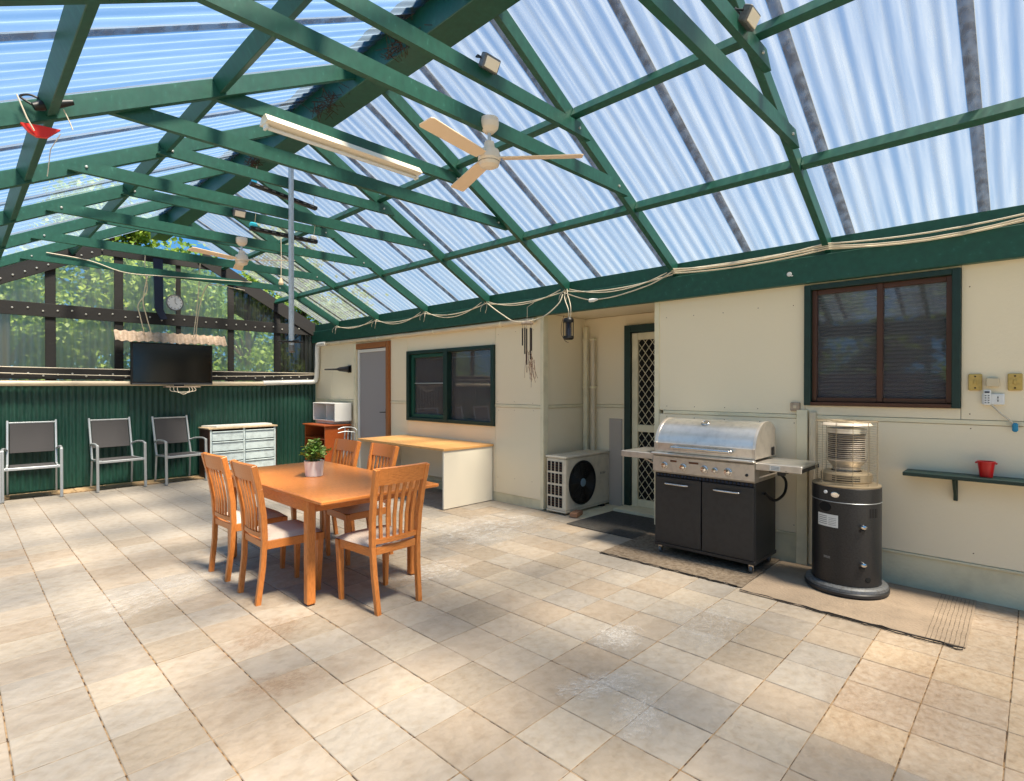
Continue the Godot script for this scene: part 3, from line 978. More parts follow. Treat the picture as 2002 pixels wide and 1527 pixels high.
func tree(label: String, at: Vector3, hgt: float, rad: float, leafm: int, count: int, low := 0.25, lsize := 0.09, group := "trees behind the end fence") -> void:
	var t := thing("garden_tree", label, "tree", at, 0.0, group)
	var s := st()
	var lean := Vector3(rng.randf_range(-0.2, 0.2), 0, rng.randf_range(-0.2, 0.2))
	tube(s, spline([Vector3(0, -0.06, 0), Vector3(0, hgt * 0.3, 0) + lean * 0.4, Vector3(0, hgt * 0.6, 0) + lean, Vector3(0, hgt * 0.85, 0) + lean * 1.3]), 0.07, 8)
	var clumps := []
	for k in 26:
		var y := lerpf(low, 1.0, rng.randf()) * hgt
		var q := sin(PI * clampf((y / hgt - low + 0.12) / (1.12 - low), 0, 1))
		var ang := rng.randf() * PI2
		var rr := rad * q * sqrt(rng.randf_range(0.2, 1.0))
		var c := Vector3(cos(ang) * rr, y, sin(ang) * rr) + lean * (y / hgt)
		clumps.append([c, rng.randf_range(0.28, 0.5) * rad * 0.62])
		tube(s, [Vector3(0, y * 0.7, 0) + lean * (y / hgt) * 0.8, c.lerp(Vector3(0, y * 0.85, 0), 0.4), c], [0.03, 0.018, 0.006], 5)
	obj("trunk", s, M.bark, t)
	s = st()
	for k in count:
		var c: Array = clumps[k % clumps.size()]
		var d := Vector3(rng.randfn(), rng.randfn() * 0.8, rng.randfn()) * 0.55
		var p: Vector3 = c[0] + d * float(c[1])
		var b := Basis.from_euler(Vector3(rng.randf_range(-1.2, 1.2), rng.randf() * PI2, rng.randf_range(-0.6, 0.6)))
		var L := lsize * rng.randf_range(0.7, 1.4)
		var w := L * 0.42
		var n := b.y
		tri(s, p, p + b * Vector3(w, 0.0, L * 0.5), p + b * Vector3(0, -0.15 * L, L), n)
		tri(s, p, p + b * Vector3(-w, 0.0, L * 0.5), p + b * Vector3(0, -0.15 * L, L), n)
	obj("crown", s, M["leaf%d" % leafm], t)

func build_trees() -> void:
	tree("rounded olive green shrub behind the fence, left of the dark studs", Vector3(0.6, 0, -12.6), 3.2, 1.3, 0, 5200, 0.1)
	tree("bright lime green tree behind the clear panel beside the wall screen", Vector3(2.0, 0, -13.6), 3.0, 1.5, 2, 6000, 0.1)
	tree("dark green bushy tree behind the panel under the wall clock", Vector3(3.2, 0, -12.2), 4.1, 1.3, 1, 6000, 0.12)
	tree("mid green leafy tree behind the panel near the house corner", Vector3(4.7, 0, -12.8), 3.9, 1.4, 0, 6000, 0.12)
	tree("tall yellow green tree showing through the open gable peak", Vector3(2.3, 0, -13.0), 5.3, 1.6, 2, 9000, 0.4)
	tree("dense dark shrub low behind the panel by the house", Vector3(6.3, 0, -13.8), 4.4, 1.9, 3, 6000, 0.1)
	tree("grey green shrub low behind the fence below the big clear panel", Vector3(-0.9, 0, -13.4), 2.6, 1.5, 3, 5000, 0.1)
	tree("wide pale green tree far behind the fence", Vector3(0.9, 0, -18.0), 4.0, 2.6, 2, 8000, 0.1, 0.13)
	tree("tall dark green tree at the back behind the fence chairs", Vector3(-1.6, 0, -19.0), 6.2, 2.4, 1, 8000, 0.1, 0.14)
	tree("tall olive green tree at the back behind the wall clock", Vector3(3.0, 0, -20.5), 7.2, 2.6, 0, 9000, 0.1, 0.15)
	tree("tall dark tree at the back behind the house corner", Vector3(8.4, 0, -19.5), 7.2, 2.8, 3, 9000, 0.1, 0.15)
	tree("broad dark green tree far behind the fence", Vector3(5.2, 0, -18.0), 5.4, 2.6, 1, 8000, 0.1, 0.13)

	# hedge outside the frame on the open side: the window panes mirror it
	for k in 5:
		tree(["first dark hedge shrub beyond the board fence, level with the end fence", "dark hedge shrub beyond the board fence, level with the sling chairs", "dark hedge shrub beyond the board fence, level with the dining table", "dark hedge shrub beyond the board fence, level with the barbecue", "dark hedge shrub beyond the board fence, level with the patio heater"][k], Vector3(-8.0, 0, -11.0 + k * 3.2), 4.6, 2.3, 3, 4500, 0.05, 0.24, "hedge shrubs on the open side")

# ---------------------------------------------------------------- things under the roof
func ceiling_fan(label: String, at: Vector3, turn: float) -> void:
	# at: top of the mounting cup
	var f := thing("ceiling_fan", label, "ceiling fan", at, turn, "ceiling fans under the collar ties")
	var s := st()
	lathe(s, [Vector2(0, 0.0), Vector2(0.058, 0.0), Vector2(0.062, -0.03), Vector2(0.056, -0.06), Vector2(0.03, -0.088), Vector2(0, -0.09)], Vector3.ZERO, 24)
	obj("mounting_cup", s, M.fan_white, f)
	s = st()
	tube(s, [Vector3(0, -0.085, 0), Vector3(0, -0.155, 0)], 0.011, 12)
	obj("down_rod", s, M.galvanised, f)
	s = st()
	lathe(s, [Vector2(0, -0.145), Vector2(0.03, -0.146), Vector2(0.036, -0.19), Vector2(0.062, -0.2), Vector2(0.068, -0.225), Vector2(0.072, -0.255), Vector2(0.066, -0.27)], Vector3.ZERO, 28)
	obj("motor", s, M.fan_white, f)
	s = st()
	lathe(s, [Vector2(0.06, -0.267), Vector2(0.066, -0.275), Vector2(0.06, -0.295), Vector2(0.035, -0.308), Vector2(0, -0.311)], Vector3.ZERO, 28)
	obj("cap", s, M.fan_white, f)
	for k in 3:
		var b := Basis(Vector3.UP, k * PI2 / 3.0)
		var tilt := Basis(Vector3.RIGHT, 0.2)
		var bb := b * tilt
		s = st()
		var poly := [Vector2(0.085, -0.04), Vector2(0.16, -0.044), Vector2(0.57, -0.054), Vector2(0.585, -0.045), Vector2(0.588, 0.04), Vector2(0.575, 0.05), Vector2(0.16, 0.044), Vector2(0.085, 0.038)]
		prism(s, poly, -0.003, 0.003, Vector3(0, -0.25, 0), bb * Basis(Vector3.RIGHT, PI / 2))
		var bl := obj("blade", s, M.fan_blade, f)
		s = st()
		box(s, Vector3(0, -0.25, 0) + bb * Vector3(0.09, 0.006, 0), Vector3(0.1, 0.008, 0.035), 0.002, bb)
		obj("blade_arm", s, M.fan_white, bl)

func floodlight(label: String, at: Vector3) -> void:
	var f := thing("floodlight", label, "light", at, 0.0, "small floodlights on the upper ties")
	var s := st()
	box(s, Vector3(0, 0, 0.035), Vector3(0.13, 0.085, 0.05), 0.006, Basis(Vector3.RIGHT, 0.5))
	obj("housing", s, M.base_grey, f)
	s = st()
	box(s, Vector3(0, -0.014, 0.058), Vector3(0.105, 0.062, 0.008), 0.002, Basis(Vector3.RIGHT, 0.5))
	obj("lens", s, M.lamp_warm, f)
	s = st()
	tube(s, [Vector3(-0.072, 0.01, 0.03), Vector3(-0.072, 0.03, -0.01), Vector3(-0.05, 0.055, -0.02), Vector3(0.05, 0.055, -0.02), Vector3(0.072, 0.03, -0.01), Vector3(0.072, 0.01, 0.03)], 0.006, 6)
	obj("bracket", s, M.black_plastic, f)

func build_ceiling_things() -> void:
	ceiling_fan("three bladed cream fan hung beside the long tube light", Vector3(2.37, 3.19, -2.50), deg_to_rad(70))
	ceiling_fan("smaller looking three bladed fan hung between the table and the fence clock", Vector3(2.30, 3.19, -6.50), deg_to_rad(75))
	floodlight("small floodlight on the tie above the cream fan by the tube light", Vector3(2.35, 3.52, -2.51))
	floodlight("small floodlight on the tie end above the barbecue", Vector3(3.02, 3.5, -1.175))
	floodlight("small floodlight on the tie near the two hanging black bars", Vector3(2.27, 3.46, -6.515))
	# tube light
	var f := thing("tube_light", "long white fluorescent tube light fixed under a green tie", "light", Vector3(2.2, 3.395, -3.93))
	var s := st()
	prism(s, [Vector2(-0.03, 0.02), Vector2(0.03, 0.02), Vector2(0.075, -0.035), Vector2(0.035, -0.042), Vector2(-0.035, -0.042), Vector2(-0.075, -0.035)], -0.66, 0.66, Vector3.ZERO, Basis(Vector3.BACK, Vector3.UP, Vector3.LEFT))
	obj("batten", s, M.lamp_warm, f)
	s = st()
	tube(s, [Vector3(-0.63, -0.062, 0.0), Vector3(0.63, -0.062, 0.0)], 0.014, 10)
	obj("tube", s, M.bright_white, f)
	for x in [-0.645, 0.645]:
		piece(f, "end_cap", Vector3(x, -0.055, 0), Vector3(0.02, 0.045, 0.05), M.bright_white)
	# steel pole with bracket
	f = thing("hanging_pole", "galvanised steel pole hanging from a tie with a black clamp below", "pole", Vector3(2.28, 0, -5.165))
	s = st()
	tube(s, [Vector3(0, 3.62, 0), Vector3(0, 1.9, 0)], 0.025, 14)
	obj("pole", s, M.galvanised, f)
	s = st()
	lathe(s, [Vector2(0.0, 1.83), Vector2(0.02, 1.832), Vector2(0.028, 1.85), Vector2(0.028, 1.905), Vector2(0, 1.906)], Vector3.ZERO, 12)
	obj("clamp", s, M.base_grey, f)
	s = st()
	bar(s, Vector3(-0.13, 1.935, 0.0), Vector3(0.1, 1.935, 0.03), 0.03, 0.016, 0.003)
	bar(s, Vector3(-0.02, 1.945, -0.09), Vector3(0.03, 1.945, 0.09), 0.02, 0.012, 0.003)
	obj("clamp_arm", s, M.black_plastic, f)
	s = st()
	lathe(s, [Vector2(0.02, 3.0), Vector2(0.026, 3.0), Vector2(0.026, 3.02), Vector2(0.02, 3.02)], Vector3(0, -1.0, 0), 12)
	obj("collar", s, M.galvanised, f)
	# two slotted black bars on cords
	for e in [["slotted black bar hanging on cords high under the ties, blue tape at one end", Vector3(2.29, 3.37, -5.33), -0.13], ["slotted black bar hanging on cords with a white plug box at its end", Vector3(2.29, 2.99, -5.33), -0.01]]:
		f = thing("hanging_bar", e[0], "bar", e[1], 0.0, "black bars hung under the ties")
		var t := Basis(Vector3.BACK, e[2])
		s = st()
		box(s, Vector3.ZERO, Vector3(0.66, 0.035, 0.05), 0.004, t)
		obj("rail", s, M.black_plastic, f)
		for k in 8:
			s = st()
			box(s, t * Vector3(-0.27 + k * 0.077, 0.0, 0.027), Vector3(0.035, 0.012, 0.006), 0.001, t)
			obj("slot", s, M.base_grey, f)
		for x in [-0.29, 0.29]:
			s = st()
			tube(s, [t * Vector3(x, 0.015, 0), t * Vector3(x, 0.0, 0) + Vector3(0.0, 0.16 if e[1].y > 3.2 else 0.21, 0.06)], 0.002, 5)
			obj("cord", s, M.cable, f)
		if e[1].y > 3.2:
			s = st()
			box(s, t * Vector3(-0.30, 0.05, 0.01), Vector3(0.05, 0.08, 0.03), 0.008, t)
			obj("blue_tape", s, M.blue_plastic, f)
		else:
			s = st()
			box(s, t * Vector3(-0.30, 0.035, 0.0), Vector3(0.07, 0.05, 0.05), 0.015, t)
			obj("cyan_clip", s, M.cyan_plastic, f)
			s = st()
			box(s, t * Vector3(0.29, 0.035, 0.0), Vector3(0.06, 0.04, 0.05), 0.008, t)
			obj("plug_box", s, M.bright_white, f)
	# pull cord
	f = thing("pull_cord", "white pull cord with a cone knob hanging near the steel pole", "cord", Vector3(2.745, 0, -6.5))
	s = st()
	tube(s, [Vector3(0, 3.36, 0), Vector3(0.004, 3.0, 0), Vector3(0, 2.76, 0)], 0.004, 6)
	obj("string", s, M.cable, f)
	s = st()
	lathe(s, [Vector2(0, 2.72), Vector2(0.026, 2.722), Vector2(0.03, 2.74), Vector2(0.012, 2.8), Vector2(0, 2.805)], Vector3.ZERO, 14)
	obj("knob", s, M.socket_cream, f)
	# red scoop and black lamp on the rafter
	f = thing("red_pennant", "bright red plastic pennant wired under the green rafter", "pennant", Vector3(0.335, 2.86, -3.87))
	s = st()
	prism(s, [Vector2(-0.075, 0.035), Vector2(-0.045, 0.0), Vector2(-0.01, -0.018), Vector2(0.035, -0.01), Vector2(0.09, 0.05), Vector2(0.0, 0.045)], -0.012, 0.012)
	obj("blade", s, M.red_orange, f)
	s = st()
	tube(s, [Vector3(-0.09, 0.17, 0.03), Vector3(-0.05, 0.06, 0.03), Vector3(-0.02, 0.005, 0.02)], 0.004, 6)
	tube(s, [Vector3(0.10, 0.16, 0.03), Vector3(0.13, 0.09, 0.03), Vector3(0.14, 0.06, 0.03)], 0.003, 6)
	tube(s, [Vector3(0.09, 0.03, 0.0), Vector3(0.05, -0.06, -0.02), Vector3(0.04, -0.2, -0.06)], 0.0025, 5)
	obj("wire", s, M.cable, f)
	f = thing("clamp_lamp", "black clamp lamp fixed on the rafter above the red pennant", "lamp", Vector3(0.40, 3.02, -3.85))
	s = st()
	tube(s, [Vector3(-0.09, -0.035, 0.02), Vector3(-0.06, -0.02, 0.02), Vector3(0.02, 0.02, 0.02), Vector3(0.075, 0.05, 0.015)], [0.02, 0.026, 0.022, 0.014], 12)
	obj("barrel", s, M.black_plastic, f)
	s = st()
	tube(s, spline([Vector3(-0.09, -0.02, 0.0), Vector3(-0.14, 0.01, -0.01), Vector3(-0.1, 0.03, 0.0), Vector3(-0.04, 0.01, 0.01)]), 0.006, 6)
	tube(s, spline([Vector3(0.0, 0.03, 0.0), Vector3(0.02, 0.09, -0.02), Vector3(0.0, 0.15, -0.02)]), 0.012, 7)
	obj("clamp", s, M.black_plastic, f)
	# old nests on the ridge
	for e in [["clump of dry brown nest straw on the ridge beside the tube light", Vector3(2.22, 3.9, -4.35)], ["clump of dry brown nest straw on the ridge further along", Vector3(2.22, 3.88, -5.9)], ["large clump of dry straw on the ridge above the cream fan", Vector3(2.22, 3.93, -3.25)]]:
		f = thing("bird_nest", e[0], "nest", e[1], 0.0, "old nests stuck on the ridge beam")
		s = st()
		for k in 70:
			var p := Vector3(rng.randfn() * 0.025, rng.randfn() * 0.045, rng.randfn() * 0.12)
			var d := Vector3(rng.randfn(), rng.randfn() * 0.6, rng.randfn()).normalized() * rng.randf_range(0.03, 0.09)
			bar(s, p - d, p + d, 0.004, 0.003)
		obj("straw", s, M.nest, f, "stuff")

# ---------------------------------------------------------------- along the end fence
func metal_chair(label: String, at: Vector3, turn: float) -> Node3D:
	# back at -z, front at +z
	var c := thing("metal_armchair", label, "chair", at, turn, "grey sling chairs along the green fence")
	var s := st()
	for sx in [-1.0, 1.0]:
		var x: float = 0.255 * sx
		s = st()
		bar(s, Vector3(x, 0.03, -0.2), Vector3(x, 0.43, -0.16), 0.022, 0.028, 0.004)
		bar(s, Vector3(x, 0.40, -0.15), Vector3(x, 1.03, -0.30), 0.026, 0.03, 0.005, Vector3.BACK)
		obj("back_post", s, M.alu_frame, c)
		s = st()
		bar(s, Vector3(x + 0.04 * sx, 0.0, 0.27), Vector3(x + 0.04 * sx, 0.665, 0.25), 0.034, 0.034, 0.006, Vector3.BACK)
		obj("front_leg", s, M.alu_frame, c)
		s = st()
		tube(s, spline([Vector3(x + 0.04 * sx, 0.655, 0.25), Vector3(x + 0.04 * sx, 0.675, 0.15), Vector3(x + 0.03 * sx, 0.665, -0.05), Vector3(x + 0.005 * sx, 0.63, -0.2)]), 0.015, 8)
		obj("arm_rest", s, M.alu_frame, c)
		s = st()
		bar(s, Vector3(x, 0.425, -0.17), Vector3(x, 0.43, 0.27), 0.026, 0.026, 0.004)
		obj("seat_rail", s, M.alu_frame, c)
	s = st()
	bar(s, Vector3(-0.3, 0.42, 0.255), Vector3(0.3, 0.42, 0.255), 0.028, 0.034, 0.004)
	obj("front_rail", s, M.alu_frame, c)
	s = st()
	bar(s, Vector3(-0.25, 1.0, -0.293), Vector3(0.25, 1.0, -0.293), 0.02, 0.02, 0.004)
	obj("top_rail", s, M.alu_frame, c)
	s = st()
	box(s, Vector3(0, 0.79, -0.243), Vector3(0.465, 0.41, 0.006), 0.002, Basis(Vector3.RIGHT, -0.234))
	obj("back_sling", s, M.sling, c)
	s = st()
	box(s, Vector3(0, 0.432, 0.04), Vector3(0.465, 0.008, 0.4), 0.002)
	obj("seat_sling", s, M.sling, c)
	return c

func build_fence_things() -> void:
	var c := metal_chair("grey sling armchair on its own, beside the half hidden chair", Vector3(0.77, 0.006, -9.86), deg_to_rad(-4))
	copy(c, "grey sling armchair standing second from the chest of drawers", Vector3(1.71, 0.006, -9.88), deg_to_rad(6))
	copy(c, "grey sling armchair standing next to the chest of drawers", Vector3(2.52, 0.006, -9.84), deg_to_rad(10))
	copy(c, "grey sling armchair farthest along the fence from the house, mostly hidden", Vector3(0.135, 0.006, -9.84), deg_to_rad(0))
	# chest of drawers
	var f := thing("chest_of_drawers", "low white drawer chest with brown sides and a worn board on top", "chest", Vector3(3.47, 0.006, -9.95), deg_to_rad(3))
	for x in [-0.55, 0.55]:
		piece(f, "side_panel", Vector3(x, 0.4, 0), Vector3(0.02, 0.8, 0.42), M.chest_side)
	piece(f, "back_panel", Vector3(0, 0.4, -0.2), Vector3(1.08, 0.78, 0.015), M.chest_side)
	for x in [-0.53, 0.0, 0.53]:
		piece(f, "front_post", Vector3(x, 0.4, 0.2), Vector3(0.03, 0.8, 0.02), M.drawer_white)
	piece(f, "kick_board", Vector3(0, 0.04, 0.19), Vector3(1.04, 0.08, 0.015), M.drawer_white)
	for row in 4:
		for x in [-0.265, 0.265]:
			var y := 0.17 + row * 0.172
			var d := piece(f, "drawer", Vector3(x, y, 0.205), Vector3(0.49, 0.155, 0.022), M.drawer_white, 0.004)
			piece(d, "grip_lip", Vector3(x, y + 0.07, 0.222), Vector3(0.49, 0.012, 0.02), M.drawer_white, 0.003)
	piece(f, "top_board", Vector3(0, 0.812, 0), Vector3(1.14, 0.024, 0.46), M.ply_top)
	var s := st()
	prism(s, [Vector2(-0.53, -0.2), Vector2(0.54, -0.2), Vector2(0.52, 0.12), Vector2(-0.42, 0.15)], 0.826, 0.85, Vector3.ZERO, Basis(Vector3.RIGHT, Vector3.BACK, Vector3.UP))
	obj("loose_board", s, M.white_paint, f)
	# wall screen under its little roof
	f = thing("wall_television", "black flat television hung over the green fence under a corrugated hood", "television", Vector3(2.5, 1.87, -10.05))
	piece(f, "casing", Vector3(0, 0, 0), Vector3(1.15, 0.66, 0.06), M.black_plastic, 0.008)
	piece(f, "screen", Vector3(0, 0.01, 0.031), Vector3(1.1, 0.6, 0.006), M.tv_screen, 0.001)
	piece(f, "bezel_strip", Vector3(0, -0.318, 0.031), Vector3(1.12, 0.014, 0.008), M.base_grey, 0.001)
	piece(f, "sensor", Vector3(0.08, -0.34, 0.01), Vector3(0.14, 0.025, 0.03), M.black_plastic)
	f = thing("television_hood", "small pinkish corrugated cement hood over the television", "hood", Vector3(2.5, 2.3, -9.98))
	s = st()
	corrugated(s, Vector3(-0.78, 0.07, -0.1), Vector3.RIGHT, 1.56, Vector3(0, -0.8, 0.6), Vector3(0, 0.6, 0.8), func(t): return Vector2(0, 0.2 + 0.008 * sin(t * 9.0)), 0.11, 0.014, 10)
	corrugated(s, Vector3(-0.78, 0.065, -0.107), Vector3.RIGHT, 1.56, Vector3(0, -0.8, 0.6), Vector3(0, -0.6, -0.8), func(t): return Vector2(0, 0.2 + 0.008 * sin(t * 9.0)), 0.11, -0.014, 10)
	obj("sheet", s, M.fibro, f)
	for x in [-0.5, 0.5]:
		s = st()
		bar(s, Vector3(x, -0.06, -0.02), Vector3(x, 0.0, -0.22), 0.02, 0.02)
		obj("bracket", s, M.black_frame, f)
	f = thing("cable_shelf", "small pale shelf with looped cables under the television", "shelf", Vector3(2.62, 1.505, -10.02))
	piece(f, "board", Vector3(0, 0, 0), Vector3(0.5, 0.018, 0.16), M.fibro)
	for k in 3:
		s = st()
		var w := 0.09 + 0.05 * k
		tube(s, spline([Vector3(-w, -0.008, 0.08), Vector3(-w * 0.9, -0.07, 0.09), Vector3(0.02 * k, -0.12 + 0.02 * k, 0.09), Vector3(w * 0.9, -0.06, 0.09), Vector3(w * 0.8, -0.008, 0.08)]), 0.005, 6)
		obj("cable_loop", s, M.cable, f)
	# clock
	f = thing("wall_clock", "round white clock hanging on wires from the last tie", "clock", Vector3(2.31, 2.75, -9.2), deg_to_rad(10))
	s = st()
	lathe(s, [Vector2(0, -0.012), Vector2(0.115, -0.012), Vector2(0.12, 0.0), Vector2(0.118, 0.02), Vector2(0.108, 0.022), Vector2(0.106, 0.012)], Vector3.ZERO, 40, Basis(Vector3.RIGHT, PI / 2))
	obj("rim", s, M.base_grey, f)
	s = st()
	lathe(s, [Vector2(0.107, 0.01), Vector2(0, 0.0105)], Vector3.ZERO, 40, Basis(Vector3.RIGHT, PI / 2))
	obj("dial", s, M.bright_white, f)
	for k in 12:
		var a := k * PI2 / 12.0
		s = st()
		box(s, Vector3(sin(a) * 0.088, cos(a) * 0.088, 0.0125), Vector3(0.006, 0.018, 0.002), 0.0, Basis(Vector3.BACK, -a))
		obj("hour_mark", s, M.black_plastic, f)
	for e in [[0.02, 0.065, 0.006], [2.3, 0.042, 0.008]]:
		s = st()
		var v := Vector3(sin(e[0]), cos(e[0]), 0)
		bar(s, Vector3(0, 0, 0.015), v * float(e[1]) + Vector3(0, 0, 0.015), e[2], 0.002)
		obj("hand", s, M.black_plastic, f)
	s = st()
	tube(s, [Vector3(0.0, 0.12, 0), Vector3(0.02, 0.36, 0)], 0.003, 5)
	obj("hanging_wire", s, M.cable, f)
	# waste pipe along the fence, up the corner and along the wall
	f = thing("waste_pipe", "cream plastic pipe along the fence that climbs the corner and follows the wall", "pipe")
	s = st()
	tube(s, [Vector3(-0.6, 1.55, -10.15), Vector3(4.0, 1.565, -10.15)], 0.038, 14)
	obj("fence_run", s, M.cream_pipe, f)
	s = st()
	tube(s, spline([Vector3(3.95, 1.575, -10.15), Vector3(4.7, 1.60, -10.15), Vector3(4.9, 1.605, -10.13), Vector3(4.945, 1.66, -10.1), Vector3(4.945, 1.9, -10.06), Vector3(4.945, 2.2, -10.05), Vector3(4.945, 2.3, -10.03), Vector3(4.95, 2.325, -9.95), Vector3(4.95, 2.325, -9.7)], 5), 0.045, 14)
	obj("riser", s, M.white_paint, f)
	s = st()
	tube(s, [Vector3(4.955, 2.325, -9.75), Vector3(4.958, 2.315, -7.0), Vector3(4.955, 2.318, -4.42)], 0.032, 12)
	obj("wall_run", s, M.cream_pipe, f)
	for z in [-9.2, -7.9, -6.4, -5.0]:
		s = st()
		lathe(s, [Vector2(0.033, -0.012), Vector2(0.038, -0.012), Vector2(0.038, 0.012), Vector2(0.033, 0.012)], Vector3(4.957, 2.317, z), 12, Basis(Vector3.RIGHT, PI / 2))
		obj("clip", s, M.cream_trim, f)
	# washing lines along the fence
	for e in [["thin pale line stretched along the rail above the pipe", 1.79, 1.77, 0.01], ["second sagging pale line below the stretched one", 1.73, 1.74, 0.06]]:
		f = thing("clothes_line", e[0], "line", Vector3.ZERO, 0.0, "lines along the end fence")
		s = st()
		tube(s, sag(Vector3(-0.6, e[1], -10.12), Vector3(4.93, e[2], -10.08), e[3], 16), 0.006, 6)
		obj("cord", s, M.cable, f)
	# blue rolled tarp behind the clear panel and hanging conduits
	f = thing("rolled_tarp", "dark blue rolled tarpaulin strip hanging inside the clear gable", "tarp", Vector3(2.3, 0, -10.14))
	s = st()
	prism(s, [Vector2(-0.05, 3.55), Vector2(0.08, 3.55), Vector2(0.085, 2.75), Vector2(0.14, 2.6), Vector2(0.05, 2.58), Vector2(-0.03, 2.75)], -0.02, 0.02)
	obj("strip", s, M.tarp_blue, f)
	var cord := [["white conduit dropping from the tie to the left end of the hood", [Vector3(1.95, 3.5, -9.2), Vector3(1.96, 3.2, -9.3), Vector3(2.05, 2.95, -9.6), Vector3(1.98, 2.75, -9.8), Vector3(2.02, 2.6, -9.9), Vector3(2.12, 2.3, -10.05)]],
		["bent white conduit dropping from the tie to the right end of the hood", [Vector3(3.3, 3.06, -9.2), Vector3(2.86, 3.1, -9.25), Vector3(2.76, 3.02, -9.35), Vector3(2.8, 2.7, -9.8), Vector3(2.83, 2.32, -10.05)]],
		["thin straight wire holding the right side of the hood", [Vector3(2.66, 3.5, -9.2), Vector3(2.75, 2.9, -9.65), Vector3(2.78, 2.32, -10.0)]],
		["thin pale wire twisted beside the left conduit above the hood", [Vector3(1.99, 3.1, -9.3), Vector3(2.0, 2.8, -9.6), Vector3(2.08, 2.6, -9.8), Vector3(2.2, 2.3, -10.0)]]]
	for e in cord:
		f = thing("hanging_cable", e[0], "cable", Vector3.ZERO, 0.0, "cables hanging over the television")
		s = st()
		tube(s, spline(e[1], 6), 0.007, 6)
		obj("cable", s, M.cable, f)
	# red-brown cabinet and the white box over it
	f = thing("open_cabinet", "red brown wooden cabinet with open shelves in the corner", "cabinet", Vector3(4.7, 0.0, -9.2))
	for z in [-0.37, 0.37]:
		piece(f, "side_panel", Vector3(0, 0.41, z), Vector3(0.46, 0.82, 0.02), M.cabinet_wood)
	piece(f, "back_panel", Vector3(0.22, 0.41, 0), Vector3(0.012, 0.8, 0.72), M.cabinet_wood)
	for y in [0.05, 0.33, 0.6]:
		piece(f, "shelf", Vector3(-0.01, y, 0), Vector3(0.44, 0.018, 0.72), M.cabinet_wood)
	piece(f, "top", Vector3(0, 0.832, 0), Vector3(0.52, 0.024, 0.82), M.cabinet_wood, 0.006)
	f = thing("white_box_shelf", "open white box shelf standing on the red brown cabinet", "shelf", Vector3(4.8, 0.87, -9.2))
	piece(f, "base_block", Vector3(0.02, 0.005, 0), Vector3(0.3, 0.05, 0.6), M.white_paint)
	for z in [-0.4, 0.4]:
		piece(f, "side_panel", Vector3(0, 0.19, z), Vector3(0.32, 0.32, 0.018), M.bright_white)
	piece(f, "divider", Vector3(0.02, 0.19, 0.02), Vector3(0.27, 0.284, 0.014), M.bright_white)
	piece(f, "back_panel", Vector3(0.15, 0.19, 0), Vector3(0.012, 0.3, 0.78), M.white_paint)
	for y in [0.04, 0.34]:
		piece(f, "board", Vector3(0, y, 0), Vector3(0.318, 0.018, 0.782), M.bright_white)
	# white tubes leaning beside the cabinet
	f = thing("folded_airer", "folded white tube clothes airer leaning by the screen door", "airer", Vector3(4.8, 0, -8.6))
	for k in 4:
		s = st()
		var x := -0.12 + 0.05 * k
		tube(s, [Vector3(x, 0.0, 0.03 * k), Vector3(x + 0.05, 0.8 - 0.03 * k, 0.02 * k)], 0.012, 8)
		obj("leg", s, M.alu_frame, f)
	s = st()
	tube(s, spline([Vector3(-0.2, 0.78, 0.0), Vector3(-0.1, 0.81, 0.02), Vector3(0.05, 0.8, 0.05), Vector3(0.1, 0.75, 0.1)]), 0.01, 8)
	obj("hook", s, M.alu_frame, f)
	s = st()
	tube(s, spline([Vector3(-0.22, 0.72, 0.03), Vector3(-0.08, 0.74, 0.05), Vector3(0.06, 0.72, 0.1)]), 0.01, 8)
	obj("hook", s, M.alu_frame, f)
	# tapered black holder on the wall
	f = thing("black_wall_horn", "black tapered horn sticking out of the wall over the white box shelf", "horn", Vector3(4.99, 1.825, -8.93))
	s = st()
	var ax := frame_of(Vector3(-0.78, -0.02, -0.5)) * Basis(Vector3.RIGHT, PI / 2)
	lathe(s, [Vector2(0, 0.0), Vector2(0.055, 0.002), Vector2(0.058, 0.02), Vector2(0.05, 0.06), Vector2(0.038, 0.16), Vector2(0.018, 0.21), Vector2(0.012, 0.42), Vector2(0, 0.425)], Vector3.ZERO, 16, ax)
	obj("horn", s, M.black_plastic, f)
	piece(f, "wall_plate", Vector3(0.0, 0, 0.02), Vector3(0.012, 0.13, 0.11), M.black_plastic)

